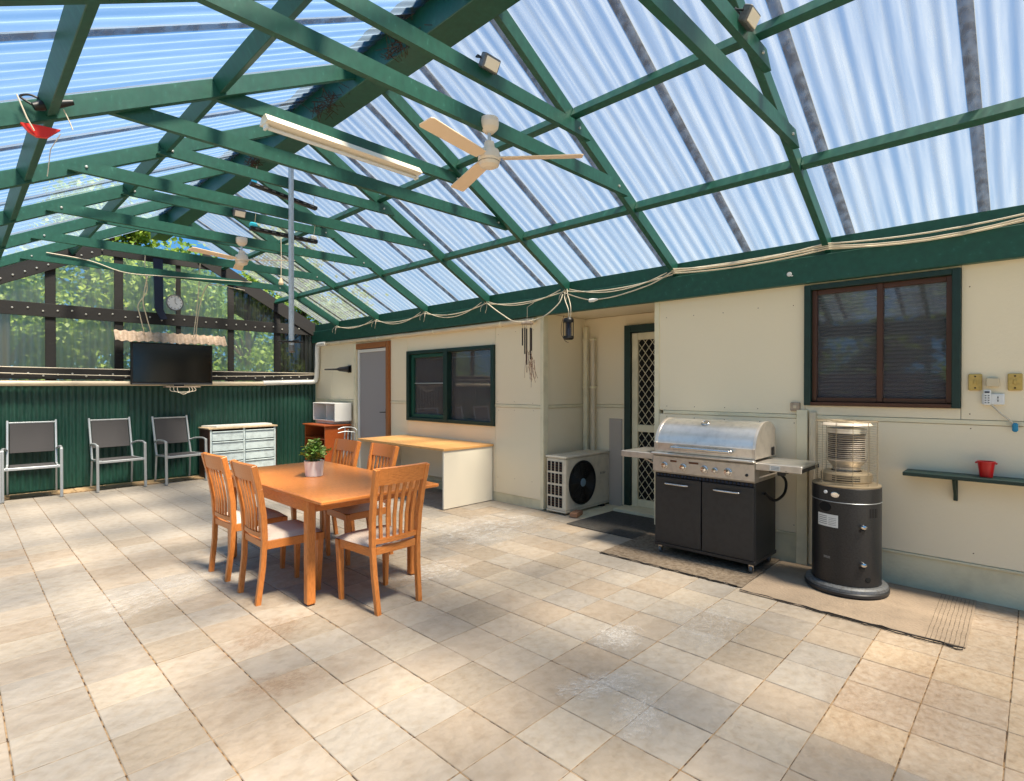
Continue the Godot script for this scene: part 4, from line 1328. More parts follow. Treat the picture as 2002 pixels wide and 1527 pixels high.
# ---------------------------------------------------------------- on the house wall
func build_wall_things() -> void:
	var s := st()
	# air conditioner outdoor unit
	var f := thing("air_conditioner", "cream outdoor air conditioner unit with black round fan grille", "air conditioner", Vector3(5.415, 0.0, -4.1))
	s = st()
	box(s, Vector3(0, 0.355, 0.0), Vector3(0.9, 0.62, 0.29), 0.014)
	obj("casing", s, M.ac_case, f)
	piece(f, "top_cover", Vector3(0, 0.675, 0.0), Vector3(0.915, 0.025, 0.31), M.ac_case, 0.008)
	piece(f, "base_tray", Vector3(0, 0.038, 0.0), Vector3(0.9, 0.022, 0.29), M.ac_case, 0.004)
	for x in [-0.3, 0.3]:
		piece(f, "foot", Vector3(x, 0.014, 0.0), Vector3(0.06, 0.026, 0.32), M.black_plastic, 0.004)
	# end grille on the patio side
	for r in 4:
		for k in 4:
			var y := 0.145 + r * 0.14
			var z := -0.098 + k * 0.058
			var o := piece(f, "grille_opening", Vector3(-0.4505, y, z), Vector3(0.006, 0.115, 0.042), M.black_hole, 0.0)
			for q in 3:
				piece(o, "coil_fin", Vector3(-0.4545, y - 0.03 + q * 0.03, z), Vector3(0.003, 0.004, 0.038), M.rust, 0.0)
	# fan: recessed dark disc, rings, spokes, hub
	var fc := Vector3(-0.125, 0.355, 0.146)
	var face := Basis(Vector3.RIGHT, PI / 2)
	s = st()
	lathe(s, [Vector2(0.265, 0.0), Vector2(0.265, 0.012), Vector2(0.25, 0.014), Vector2(0.248, 0.002), Vector2(0, 0.0015)], fc, 48, face)
	obj("fan_ring", s, M.black_plastic, f)
	for k in 3:
		s = st()
		var b := Basis(Vector3.BACK, k * PI2 / 3.0)
		prism(s, [Vector2(0.03, -0.03), Vector2(0.21, -0.11), Vector2(0.235, 0.02), Vector2(0.2, 0.1), Vector2(0.03, 0.03)], 0.003, 0.006, fc, b)
		obj("fan_blade", s, M.charcoal, f)
	for k in 9:
		s = st()
		var r := 0.06 + k * 0.021
		lathe(s, [Vector2(r - 0.0018, 0.013), Vector2(r, 0.0155), Vector2(r + 0.0018, 0.013)], fc, 40, face)
		obj("guard_ring", s, M.black_plastic, f)
	s = st()
	for k in 10:
		var a := k * PI2 / 10.0
		var v := Vector3(cos(a), sin(a), 0)
		bar(s, fc + v * 0.05 + Vector3(0, 0, 0.014), fc + v * 0.25 + Vector3(0, 0, 0.014), 0.004, 0.004)
	obj("guard_spokes", s, M.black_plastic, f)
	s = st()
	lathe(s, [Vector2(0.05, 0.012), Vector2(0.046, 0.02), Vector2(0, 0.021)], fc, 24, face)
	obj("hub_badge", s, M.ac_hub, f)
	# faint maker's mark, unreadable strokes
	for k in 4:
		s = st()
		bar(s, Vector3(0.25 + k * 0.03, 0.41, 0.1465), Vector3(0.262 + k * 0.03, 0.44, 0.1465), 0.003, 0.008)
		obj("mark_stroke", s, M.base_grey, f)
	piece(thing("brick", "single pinkish brick lying under the air conditioner corner", "brick", Vector3(5.05, 0.02, -3.86), 0.3), "block", Vector3(0, 0.012, 0), Vector3(0.2, 0.05, 0.09), M.brick, 0.005)
	# two pipes in the recess
	for e in [["pale square downpipe in the corner of the recess", 5.82, -4.29, 0.03, "cream_trim"], ["grey round downpipe beside the square one in the recess", 5.81, -4.17, 0.026, "cream_pipe"]]:
		f = thing("down_pipe", e[0], "pipe", Vector3(e[1], 0, e[2]), 0.0, "pipes in the recess")
		s = st()
		if e[4] == "cream_trim":
			box(s, Vector3(0, 1.15, 0), Vector3(0.06, 2.28, 0.06), 0.008)
		else:
			tube(s, [Vector3(0, 0.02, 0), Vector3(0, 2.1, 0), Vector3(0.0, 2.13, 0.0)], 0.033, 14)
		obj("pipe", s, M[e[4]], f)
		for y in [0.6, 1.5, 2.12]:
			piece(f, "strap", Vector3(0.0, y, 0), Vector3(0.075, 0.03, 0.075), M.cream_trim, 0.006)
	f = thing("meter_panel", "pinkish grey flat panel on the recess wall beside the security door", "panel", Vector3(5.872, 0.55, -3.865))
	piece(f, "sheet", Vector3(0, 0, 0), Vector3(0.012, 1.1, 0.19), M.panel_grey)
	for y in [-0.52, 0.52]:
		piece(f, "fixing", Vector3(-0.008, y, 0.08), Vector3(0.006, 0.012, 0.012), M.screw, 0.002)
	# wind chime
	f = thing("wind_chime", "brown tube wind chime hanging from the green wall beam", "wind chime", Vector3(4.62, 0, -4.24))
	s = st()
	lathe(s, [Vector2(0, 2.27), Vector2(0.07, 2.235), Vector2(0.072, 2.225), Vector2(0.0, 2.227)], Vector3.ZERO, 20)
	obj("top_disc", s, M.fibro, f)
	s = st()
	tube(s, [Vector3(0, 2.46, 0.1), Vector3(0, 2.42, 0.0), Vector3(0, 2.27, 0)], 0.003, 5)
	obj("cord", s, M.cable, f)
	for k in 5:
		var a := k * PI2 / 5.0 + 0.4
		s = st()
		var p := Vector3(cos(a) * 0.055, 2.22, sin(a) * 0.055)
		var ln: float = [0.26, 0.36, 0.3, 0.2, 0.42][k]
		tube(s, [p + Vector3(0, -0.04, 0), p + Vector3(0, -0.04 - ln, 0)], 0.008, 10)
		tube(s, [p, p + Vector3(0, -0.05, 0)], 0.0015, 4)
		obj("chime_tube", s, M.chime, f)
	s = st()
	for k in 16:
		var p := Vector3(rng.randf_range(-0.02, 0.07), rng.randf_range(1.78, 1.95), rng.randf_range(-0.03, 0.06))
		tube(s, spline([p, p + Vector3(rng.randf_range(-0.03, 0.04), -0.1, rng.randf_range(-0.03, 0.03)), p + Vector3(rng.randf_range(-0.05, 0.05), -0.2 - rng.randf() * 0.1, 0.02)], 4), 0.0025, 4)
	obj("tangled_strings", s, M.rust, f)
	# insect lamp
	f = thing("hanging_lantern", "black caged cylinder lantern hanging from cables under the beam", "lantern", Vector3(4.8, 0, -3.78))
	s = st()
	lathe(s, [Vector2(0, 2.275), Vector2(0.05, 2.27), Vector2(0.06, 2.25), Vector2(0.06, 2.225), Vector2(0, 2.224)], Vector3.ZERO, 20)
	obj("cap", s, M.black_plastic, f)
	s = st()
	lathe(s, [Vector2(0, 2.07), Vector2(0.06, 2.07), Vector2(0.06, 2.045), Vector2(0.045, 2.03), Vector2(0, 2.03)], Vector3.ZERO, 20)
	obj("tray", s, M.black_plastic, f)
	s = st()
	lathe(s, [Vector2(0.028, 2.07), Vector2(0.028, 2.225)], Vector3.ZERO, 16)
	obj("lamp_core", s, M.tarp_blue, f)
	for k in 14:
		var a := k * PI2 / 14.0
		s = st()
		tube(s, [Vector3(cos(a) * 0.056, 2.065, sin(a) * 0.056), Vector3(cos(a) * 0.056, 2.23, sin(a) * 0.056)], 0.0025, 5)
		obj("cage_bar", s, M.black_plastic, f)
	s = st()
	tube(s, spline([Vector3(0, 2.275, 0), Vector3(0.0, 2.36, 0.0), Vector3(0.06, 2.5, -0.1), Vector3(0.1, 2.58, -0.13)]), 0.006, 6)
	tube(s, spline([Vector3(0.01, 2.27, 0.02), Vector3(0.0, 2.4, 0.03), Vector3(0.1, 2.58, -0.1)]), 0.005, 6)
	obj("lead", s, M.cable, f)
	s = st()
	tube(s, spline([Vector3(-0.02, 2.3, -0.05), Vector3(-0.03, 2.2, -0.075), Vector3(-0.02, 2.1, -0.085), Vector3(-0.01, 2.02, -0.04), Vector3(0, 2.0, 0.0)]), 0.003, 5)
	obj("looped_wire", s, M.rust, f)
	# green wall shelf
	f = thing("wall_shelf", "narrow green shelf on the wall beside the patio heater", "shelf", Vector3(4.9, 0.875, 0.42))
	piece(f, "board", Vector3(0, 0, 0), Vector3(0.2, 0.028, 2.27), M.green_trim, 0.004)
	for z in [-0.85, 0.6]:
		s = st()
		box(s, Vector3(0.085, -0.1, z), Vector3(0.012, 0.17, 0.025), 0.003)
		bar(s, Vector3(0.08, -0.17, z), Vector3(-0.05, -0.02, z), 0.018, 0.014, 0.003)
		obj("bracket", s, M.green_trim, f)
	f = thing("red_cup", "small bright red cup on the green wall shelf", "cup", Vector3(4.9, 0.8905, -0.262))
	s = st()
	lathe(s, [Vector2(0, 0.0), Vector2(0.034, 0.0), Vector2(0.047, 0.1), Vector2(0.05, 0.1), Vector2(0.05, 0.106), Vector2(0.044, 0.106), Vector2(0.032, 0.006), Vector2(0, 0.006)], Vector3.ZERO, 28)
	obj("body", s, M.red_plastic, f)
	for sg in [-1.0, 1.0]:
		s = st()
		box(s, Vector3(0, 0.094, 0.052 * sg), Vector3(0.02, 0.012, 0.012), 0.003)
		obj("lug", s, M.red_plastic, f)
	# sockets and switches
	for e in [["yellowed wall switch plate next to the brown framed window", -0.327, "socket_yellow"], ["yellowed wall switch plate over the end of the green shelf", -0.122, "socket_yellow"]]:
		f = thing("switch_plate", e[0], "switch", Vector3(4.99, 1.535, e[1]), 0.0, "switch plates on the cream wall")
		piece(f, "plate", Vector3(0, 0, 0), Vector3(0.02, 0.115, 0.074), M[e[2]], 0.005)
		for y in [-0.04, 0.04]:
			piece(f, "screw", Vector3(-0.011, y, 0), Vector3(0.004, 0.01, 0.01), M.chime, 0.002)
		piece(f, "rocker", Vector3(-0.012, 0.0, 0.0), Vector3(0.008, 0.03, 0.02), M[e[2]], 0.003)
	f = thing("junction_box", "small cream box between the two yellowed switch plates", "box", Vector3(4.98, 1.533, -0.235))
	piece(f, "box", Vector3(0, 0, 0), Vector3(0.04, 0.064, 0.07), M.socket_cream, 0.006)
	piece(f, "lid", Vector3(-0.022, 0, 0), Vector3(0.006, 0.056, 0.062), M.socket_cream, 0.002)
	f = thing("power_outlet", "white double power outlet under the cream box", "outlet", Vector3(4.985, 1.418, -0.232))
	piece(f, "plate", Vector3(0, 0, 0), Vector3(0.03, 0.076, 0.118), M.bright_white, 0.005)
	for z in [-0.02, 0.025]:
		for y in [-0.01, 0.012]:
			piece(f, "slot", Vector3(-0.016, y, z), Vector3(0.003, 0.014, 0.005), M.black_hole, 0.0)
	f = thing("remote_control", "white remote control standing in its cradle on the power outlet", "remote", Vector3(4.962, 1.43, -0.262))
	piece(f, "body", Vector3(0, 0, 0), Vector3(0.016, 0.105, 0.04), M.bright_white, 0.005)
	piece(f, "display", Vector3(-0.009, 0.036, 0), Vector3(0.002, 0.012, 0.026), M.tarp_blue, 0.0)
	for r in 4:
		for k in 2:
			piece(f, "button", Vector3(-0.009, 0.012 - r * 0.016, -0.008 + k * 0.016), Vector3(0.003, 0.007, 0.009), M.base_grey, 0.001)
	f = thing("plug_lead", "short cream lead with a blue plug hanging from the outlet", "lead", Vector3(4.97, 1.38, -0.25))
	s = st()
	tube(s, [Vector3(0, 0, 0.01), Vector3(-0.01, -0.06, 0.06), Vector3(-0.005, -0.115, 0.115)], 0.006, 7)
	obj("lead", s, M.cable, f)
	s = st()
	box(s, Vector3(-0.004, -0.15, 0.13), Vector3(0.03, 0.06, 0.03), 0.008)
	obj("plug", s, M.blue_plastic, f)
	f = thing("switch_plate", "greyish square switch box at the window corner over the barbecue", "switch", Vector3(4.985, 1.335, -1.49))
	piece(f, "plate", Vector3(0, 0, 0), Vector3(0.03, 0.075, 0.075), M.fibro, 0.006)
	piece(f, "rocker", Vector3(-0.017, 0, 0), Vector3(0.008, 0.026, 0.026), M.socket_cream, 0.003)
	f = thing("beam_hook", "small white hook screwed into the green wall beam near the window", "hook", Vector3(4.918, 2.45, -1.52))
	s = st()
	lathe(s, [Vector2(0, 0.0), Vector2(0.02, 0.0), Vector2(0.018, 0.008), Vector2(0, 0.01)], Vector3.ZERO, 12, Basis(Vector3.BACK, PI / 2))
	obj("plate", s, M.bright_white, f)
	s = st()
	tube(s, spline([Vector3(-0.008, 0, 0), Vector3(-0.025, -0.008, 0.005), Vector3(-0.025, -0.02, 0.02), Vector3(-0.012, -0.018, 0.03)]), 0.004, 6)
	obj("hook", s, M.bright_white, f)
	# mats
	f = thing("runner_mat", "worn grey mesh mat under the barbecue", "mat", Vector3(0, 0, 0))
	s = st()
	box(s, Vector3(4.53, 0.0075, -2.23), Vector3(0.9, 0.009, 1.26), 0.003, Basis(Vector3.UP, 0.02))
	obj("sheet", s, M.mesh_mat, f)
	s = st()
	frayed(s, Vector3(4.075, 0.012, -2.84), Vector3(4.09, 0.012, -1.62), 30, 0.009)
	obj("frayed_edge", s, M.mat_edge, f)
	f = thing("dusty_mat", "sandy tan dusty mat under the patio heater", "mat", Vector3(0, 0, 0))
	s = st()
	box(s, Vector3(4.5, 0.0075, -0.945), Vector3(0.94, 0.009, 1.28), 0.003, Basis(Vector3.UP, 0.012))
	obj("sheet", s, M.tan_mat, f)
	for k in 2:
		s = st()
		frayed(s, Vector3(4.035 - 0.025 * k, 0.012 - 0.004 * k, -1.58 + 0.45 * k), Vector3(4.015 - 0.02 * k, 0.012 - 0.004 * k, -0.31), 26, 0.008)
		obj("frayed_edge", s, M.mat_edge, f)
	for k in 9:
		s = st()
		frayed(s, Vector3(4.02, 0.013, -0.308 - k * 0.022), Vector3(4.95, 0.013, -0.325 - k * 0.022), 16, 0.003)
		obj("end_thread", s, M.mesh_mat, f)
	f = thing("door_mat", "dark grey rubber mat in the recess before the security door", "mat", Vector3(0, 0, 0))
	s = st()
	box(s, Vector3(5.2, 0.006, -3.23), Vector3(1.05, 0.009, 0.95), 0.003, Basis(Vector3.UP, -0.02))
	obj("sheet", s, M.dark_mat, f)

func frayed(s: SurfaceTool, a: Vector3, b: Vector3, n: int, w: float) -> void:
	var side := (b - a).cross(Vector3.UP).normalized()
	var pts := []
	for k in n + 1:
		pts.append(a.lerp(b, float(k) / n) + side * (1.0 if w > 0.005 else 0.15) * (0.006 * sin(k * 1.3) + 0.004 * sin(k * 3.1)) + Vector3.UP * 0.002 * sin(k * 2.2))
	tube(s, pts, w * 0.5, 5)

# ---------------------------------------------------------------- dining set and desk
func dining_chair(label: String, at: Vector3, turn: float) -> Node3D:
	# back at +z, sitter faces -z
	var c := thing("dining_chair", label, "chair", at, turn, "slatted dining chairs round the table")
	var s := st()
	for sx in [-1.0, 1.0]:
		s = st()
		# rear leg and back post in one curved piece
		var prof := [Vector2(0.235, 0.0), Vector2(0.205, 0.25), Vector2(0.195, 0.45), Vector2(0.205, 0.62), Vector2(0.235, 0.8), Vector2(0.275, 0.965)]
		for k in prof.size() - 1:
			var p: Vector2 = prof[k]
			var q: Vector2 = prof[k + 1]
			var xa: float = sx * lerpf(0.168, 0.205, p.y / 0.965)
			var xb: float = sx * lerpf(0.168, 0.205, q.y / 0.965)
			var da := 0.036 if p.y < 0.3 else 0.04
			bar(s, Vector3(xa, p.y - 0.002, p.x), Vector3(xb, q.y + 0.002, q.x), 0.034, da, 0.003, Vector3.BACK)
		obj("back_post", s, M.wood_up, c)
		s = st()
		var a := Vector3(sx * 0.185, 0.0, -0.19)
		var b := Vector3(sx * 0.195, 0.43, -0.2)
		# tapered front leg
		var n := [[-1, -1], [1, -1], [1, 1], [-1, 1]]
		for k in 4:
			var e: Array = n[k]
			var g: Array = n[(k + 1) % 4]
			var ra := 0.014
			var rb := 0.022
			var N := Vector3(e[0] + g[0], 0, e[1] + g[1]).normalized()
			quad(s, a + Vector3(e[0] * ra, 0, e[1] * ra), a + Vector3(g[0] * ra, 0, g[1] * ra), b + Vector3(g[0] * rb, 0, g[1] * rb), b + Vector3(e[0] * rb, 0, e[1] * rb), N)
		quad(s, a + Vector3(-0.014, 0, -0.014), a + Vector3(0.014, 0, -0.014), a + Vector3(0.014, 0, 0.014), a + Vector3(-0.014, 0, 0.014), Vector3.DOWN)
		obj("front_leg", s, M.wood_up, c)
		s = st()
		bar(s, Vector3(sx * 0.178, 0.405, 0.19), Vector3(sx * 0.196, 0.405, -0.18), 0.022, 0.06, 0.003)
		obj("side_apron", s, M.wood_z, c)
	s = st()
	bar(s, Vector3(-0.175, 0.405, -0.203), Vector3(0.175, 0.405, -0.203), 0.022, 0.06, 0.003)
	obj("front_apron", s, M.wood_x, c)
	s = st()
	bar(s, Vector3(-0.162, 0.41, 0.196), Vector3(0.162, 0.41, 0.196), 0.022, 0.05, 0.003)
	obj("back_apron", s, M.wood_x, c)
	# curved top rail, lower rail
	for e in [[0.915, 0.115, 0.262, 0.203], [0.475, 0.032, 0.197, 0.166]]:
		s = st()
		var m := 10
		for k in m:
			var ta := -1.0 + 2.0 * k / m
			var tb := -1.0 + 2.0 * (k + 1) / m
			var w: float = e[3]
			bar(s, Vector3(ta * w, e[0], e[2] + 0.018 * (1.0 - ta * ta)), Vector3(tb * w, e[0], e[2] + 0.018 * (1.0 - tb * tb)), 0.024, e[1], 0.0, Vector3(0, 1, 0.22 if e[1] > 0.1 else 0.0).normalized())
		obj("top_rail" if e[1] > 0.1 else "lower_rail", s, M.wood_x, c)
	for k in 6:
		var t := -0.83 + 1.66 * k / 5.0
		s = st()
		var bow := 0.018 * (1.0 - t * t)
		var pts := [Vector3(t * 0.150, 0.485, 0.198 + bow), Vector3(t * 0.158, 0.63, 0.2 + bow), Vector3(t * 0.168, 0.76, 0.222 + bow), Vector3(t * 0.178, 0.865, 0.25 + bow)]
		for q in 3:
			bar(s, pts[q] - Vector3(0, 0.001, 0), pts[q + 1] + Vector3(0, 0.001, 0), 0.024, 0.012, 0.0, Vector3.BACK)
		obj("slat", s, M.wood_up, c)
	# cushion: soft domed pad
	s = st()
	var N := 12
	var hgt := func(i: int, j: int) -> Vector3:
		var u := -1.0 + 2.0 * i / N
		var v := -1.0 + 2.0 * j / N
		var w := lerpf(0.215, 0.185, (v + 1) * 0.5)
		var edge := (1.0 - pow(absf(u), 6.0)) * (1.0 - pow(absf(v), 6.0))
		return Vector3(u * w, 0.437 + 0.035 * pow(maxf(edge, 0.0), 0.5), -0.015 + v * 0.2)
	for i in N:
		for j in N:
			var p := [hgt.call(i, j), hgt.call(i + 1, j), hgt.call(i + 1, j + 1), hgt.call(i, j + 1)]
			var nn := []
			for e in [[i, j], [i + 1, j], [i + 1, j + 1], [i, j + 1]]:
				var dx: Vector3 = hgt.call(mini(e[0] + 1, N), e[1]) - hgt.call(maxi(e[0] - 1, 0), e[1])
				var dz: Vector3 = hgt.call(e[0], mini(e[1] + 1, N)) - hgt.call(e[0], maxi(e[1] - 1, 0))
				nn.append(dz.cross(dx).normalized())
			squad(s, p, nn)
	obj("seat_cushion", s, M.cushion, c)
	return c

func build_furniture() -> void:
	# table
	var t := thing("dining_table", "orange wooden dining table with a lighter top and straight legs", "table", Vector3(2.14, 0, -4.275))
	var s := st()
	box(s, Vector3(0, 0.745, 0), Vector3(0.96, 0.026, 1.9), 0.006)
	obj("table_top", s, M.wood_top, t)
	for z in [-0.8, 0.66]:
		piece(t, "end_apron", Vector3(0, 0.682, z), Vector3(0.8, 0.095, 0.02), M.wood_x)
	for x in [-0.425, 0.425]:
		piece(t, "side_apron", Vector3(x, 0.682, -0.07), Vector3(0.02, 0.095, 1.42), M.wood_z)
		for z in [-0.81, 0.67]:
			s = st()
			for k in 1:
				box(s, Vector3(x, 0.37, z), Vector3(0.062, 0.724, 0.062), 0.008)
			obj("leg", s, M.wood_up, t)
	# chairs
	var c := dining_chair("slatted orange dining chair alone at the short end of the table", Vector3(2.11, 0, -3.36), deg_to_rad(2))
	copy(c, "slatted orange dining chair on the sling chairs' side of the table, beside the end chair", Vector3(1.70, 0, -4.02), deg_to_rad(-91))
	copy(c, "slatted orange dining chair on the table's open side, nearer the white drawer chest", Vector3(1.71, 0, -4.68), deg_to_rad(-88))
	copy(c, "slatted orange dining chair on the desk side of the table, nearer the fence", Vector3(2.50, 0, -4.98), deg_to_rad(91))
	copy(c, "slatted orange dining chair on the desk side of the table, nearer the barbecue", Vector3(2.52, 0, -4.36), deg_to_rad(88))
	# plant
	var p := thing("potted_plant", "small bushy green plant in a white pot on the dining table", "plant", Vector3(2.11, 0.758, -4.35))
	s = st()
	lathe(s, [Vector2(0, 0.0), Vector2(0.066, 0.0), Vector2(0.07, 0.006), Vector2(0.079, 0.125), Vector2(0.081, 0.13), Vector2(0.076, 0.13), Vector2(0.07, 0.1)], Vector3.ZERO, 32)
	obj("pot", s, M.bright_white, p)
	s = st()
	lathe(s, [Vector2(0.074, 0.112), Vector2(0, 0.115)], Vector3.ZERO, 20)
	obj("soil", s, M.soil, p)
	for k in 46:
		s = st()
		var a := rng.randf() * PI2
		var r := rng.randf_range(0.02, 0.135)
		var tip := Vector3(cos(a) * r, 0.3 - r * 0.85 + rng.randf_range(-0.03, 0.02), sin(a) * r)
		var root := Vector3(cos(a) * 0.02, 0.105, sin(a) * 0.02)
		var stem := spline([root, root.lerp(tip, 0.55) + Vector3(0, 0.03, 0), tip], 4)
		tube(s, stem, 0.0016, 4)
		for q in 12:
			var f := 0.35 + 0.65 * q / 11.0
			var at: Vector3 = stem[int(f * (stem.size() - 1))]
			var b := Basis.from_euler(Vector3(rng.randf_range(-0.9, 0.5), rng.randf() * PI2, rng.randf_range(-0.5, 0.5)))
			var L := rng.randf_range(0.028, 0.046)
			var w := L * 0.36
			for side in [-1.0, 1.0]:
				var n: Vector3 = (b * Vector3(-0.3 * side, 1, 0)).normalized()
				var pa := at
				var pb: Vector3 = at + b * Vector3(side * w, 0.15 * w, L * 0.45)
				var pc: Vector3 = at + b * Vector3(side * w * 0.6, 0.1 * w, L * 0.8)
				var pd: Vector3 = at + b * Vector3(0, -0.1 * L, L)
				tri(s, pa, pb, pd, n)
				tri(s, pb, pc, pd, n)
		obj("sprig", s, M["sprig%d" % (1 if rng.randf() < 0.33 else 0)], p)
	# desk under the kitchen window
	t = thing("desk", "plain desk with a light wood top and white panel ends under the green window", "desk", Vector3(4.575, 0, -6.185))
	piece(t, "desk_top", Vector3(0, 0.735, 0), Vector3(0.84, 0.03, 2.0), M.desk_top, 0.003)
	for z in [-0.965, 0.975]:
		piece(t, "end_panel", Vector3(0, 0.365, z), Vector3(0.82, 0.71, 0.025), M.desk_panel, 0.002)
	piece(t, "modesty_panel", Vector3(0.3, 0.46, 0.005), Vector3(0.02, 0.5, 1.91), M.desk_panel, 0.002)

# ---------------------------------------------------------------- barbecue and heater
func build_cooking() -> void:
	# local axes: front towards -x, width along z
	var f := thing("gas_barbecue", "stainless hooded gas barbecue on a dark two door cabinet with side shelves", "barbecue", Vector3(4.66, 0.015, -2.055))
	var s := st()
	var W := 0.44
	for z in [-W + 0.008, W - 0.008]:
		piece(f, "side_panel", Vector3(0.0, 0.42, z), Vector3(0.46, 0.66, 0.016), M.charcoal, 0.004)
	piece(f, "back_panel", Vector3(0.225, 0.42, 0), Vector3(0.012, 0.64, 2 * W - 0.04), M.charcoal)
	piece(f, "base_panel", Vector3(0.0, 0.085, 0), Vector3(0.48, 0.03, 2 * W + 0.01), M.charcoal, 0.004)
	for e in [-1.0, 1.0]:
		var d := sub("door", f)
		piece(d, "door_panel", Vector3(-0.235, 0.395, e * (W * 0.5 - 0.001)), Vector3(0.02, 0.585, W - 0.012), M.charcoal, 0.004)
		s = st()
		var zc: float = e * W * 0.5
		tube(s, spline([Vector3(-0.245, 0.635, zc - 0.105), Vector3(-0.272, 0.635, zc - 0.095), Vector3(-0.278, 0.635, zc), Vector3(-0.272, 0.635, zc + 0.095), Vector3(-0.245, 0.635, zc + 0.105)], 5), 0.0085, 10)
		obj("handle", s, M.chrome, d)
	s = st()
	for k in 26:
		box(s, Vector3(-0.232, 0.706, -W + 0.035 + k * 0.0325), Vector3(0.012, 0.022, 0.017), 0.002)
	obj("vent_strip", s, M.tarp_blue, f)
	piece(f, "vent_back", Vector3(-0.222, 0.706, 0), Vector3(0.012, 0.034, 2 * W - 0.02), M.black_plastic)
	for x in [-0.2, 0.19]:
		for z in [-W + 0.04, W - 0.04]:
			var w := sub("caster", f)
			s = st()
			lathe(s, [Vector2(0.004, -0.012), Vector2(0.026, -0.012), Vector2(0.029, -0.006), Vector2(0.029, 0.006), Vector2(0.026, 0.012), Vector2(0.004, 0.012)], Vector3(x, 0.029, z), 18, Basis(Vector3.RIGHT, PI / 2))
			obj("wheel", s, M.base_grey, w)
			s = st()
			box(s, Vector3(x, 0.058, z), Vector3(0.03, 0.026, 0.04), 0.004)
			box(s, Vector3(x, 0.035, z + 0.017), Vector3(0.022, 0.04, 0.004), 0.001)
			box(s, Vector3(x, 0.035, z - 0.017), Vector3(0.022, 0.04, 0.004), 0.001)
			obj("fork", s, M.chrome, w)
	# control panel leaning back
	s = st()
	prism(s, [Vector2(-0.248, 0.725), Vector2(-0.262, 0.74), Vector2(-0.262, 0.87), Vector2(-0.245, 0.885), Vector2(0.22, 0.885), Vector2(0.22, 0.725)], -W - 0.004, W + 0.004)
	var cp := obj("control_panel", s, M.steel_rough, f)
	var kx := -0.263
	for e in [[-0.33, 0.024], [-0.155, 0.024], [0.035, 0.027], [0.125, 0.02], [0.235, 0.027]]:
		s = st()
		lathe(s, [Vector2(e[1] + 0.005, 0.0), Vector2(e[1] + 0.005, 0.005), Vector2(e[1], 0.008), Vector2(e[1] * 0.86, 0.028), Vector2(0, 0.03)], Vector3(kx, 0.795, e[0]), 24, Basis(Vector3.BACK, PI / 2))
		var kn := obj("knob", s, M.chrome, cp)
		kn.name = kn.name
	s = st()
	lathe(s, [Vector2(0.012, 0.0), Vector2(0.01, 0.012), Vector2(0, 0.014)], Vector3(kx, 0.785, 0.385), 16, Basis(Vector3.BACK, PI / 2))
	obj("ignition_button", s, M.black_plastic, cp)
	for e in [[-0.245, 0.838, 0.06], [-0.06, 0.838, 0.085]]:
		piece(cp, "badge", Vector3(-0.2635, e[1], e[0]), Vector3(0.003, 0.016, e[2]), M.rust, 0.0)
	piece(f, "front_ledge", Vector3(-0.27, 0.897, 0), Vector3(0.05, 0.02, 2 * W + 0.02), M.steel, 0.006)
	# hood
	var prof := [Vector2(-0.235, 0.91), Vector2(-0.238, 0.99)]
	for k in 15:
		var a := lerpf(deg_to_rad(172), deg_to_rad(62), k / 14.0)
		prof.append(Vector2(0.03 + 0.262 * cos(a), 0.965 + 0.232 * sin(a)))
	prof.append(Vector2(0.21, 1.13))
	prof.append(Vector2(0.215, 0.91))
	s = st()
	prism(s, prof, -W + 0.02, W - 0.02, Vector3.ZERO, Basis.IDENTITY, true)
	var hood := obj("hood", s, M.steel, f)
	for z in [-W + 0.01, W - 0.01]:
		s = st()
		var pr2 := []
		for v in prof:
			pr2.append(Vector2((v.x - 0.0) * 1.02, 0.91 + (v.y - 0.91) * 1.02))
		prism(s, pr2, z - 0.012, z + 0.012, Vector3.ZERO, Basis.IDENTITY, true)
		obj("end_cap", s, M.steel_rough, hood)
	s = st()
	tube(s, spline([Vector3(-0.238, 0.96, -0.255), Vector3(-0.285, 0.96, -0.25), Vector3(-0.292, 0.96, -0.2), Vector3(-0.292, 0.96, 0.2), Vector3(-0.285, 0.96, 0.25), Vector3(-0.238, 0.96, 0.255)], 6), 0.015, 14)
	obj("handle", s, M.chrome, hood)
	s = st()
	var ga := deg_to_rad(118)
	var gp := Vector3(0.03 + 0.262 * cos(ga), 0.965 + 0.232 * sin(ga), -0.03)
	lathe(s, [Vector2(0.036, -0.004), Vector2(0.036, 0.008), Vector2(0.03, 0.013), Vector2(0.028, 0.009), Vector2(0, 0.009)], gp, 28, Basis(Vector3.BACK, ga - PI / 2))
	obj("thermometer", s, M.chrome, hood)
	s = st()
	box(s, Vector3(0.14, 0.95, W + 0.008), Vector3(0.05, 0.07, 0.01), 0.003)
	obj("hinge_plate", s, M.black_plastic, hood)
	# side shelves
	for e in [-1.0, 1.0]:
		var zc: float = e * (W + 0.175)
		var sh := sub("side_shelf", f)
		piece(sh, "shelf_top", Vector3(-0.02, 0.878, zc), Vector3(0.44, 0.022, 0.335), M.steel, 0.005)
		piece(sh, "front_lip", Vector3(-0.248, 0.862, zc), Vector3(0.016, 0.055, 0.335), M.steel_rough, 0.004)
		piece(sh, "end_lip", Vector3(-0.02, 0.855, zc + e * 0.162), Vector3(0.44, 0.03, 0.01), M.black_plastic, 0.003)
		s = st()
		bar(s, Vector3(-0.15, 0.865, e * (W + 0.25)), Vector3(-0.15, 0.76, e * (W + 0.002)), 0.014, 0.014, 0.002)
		bar(s, Vector3(0.1, 0.865, e * (W + 0.25)), Vector3(0.1, 0.76, e * (W + 0.002)), 0.014, 0.014, 0.002)
		obj("brace", s, M.steel_rough, sh)
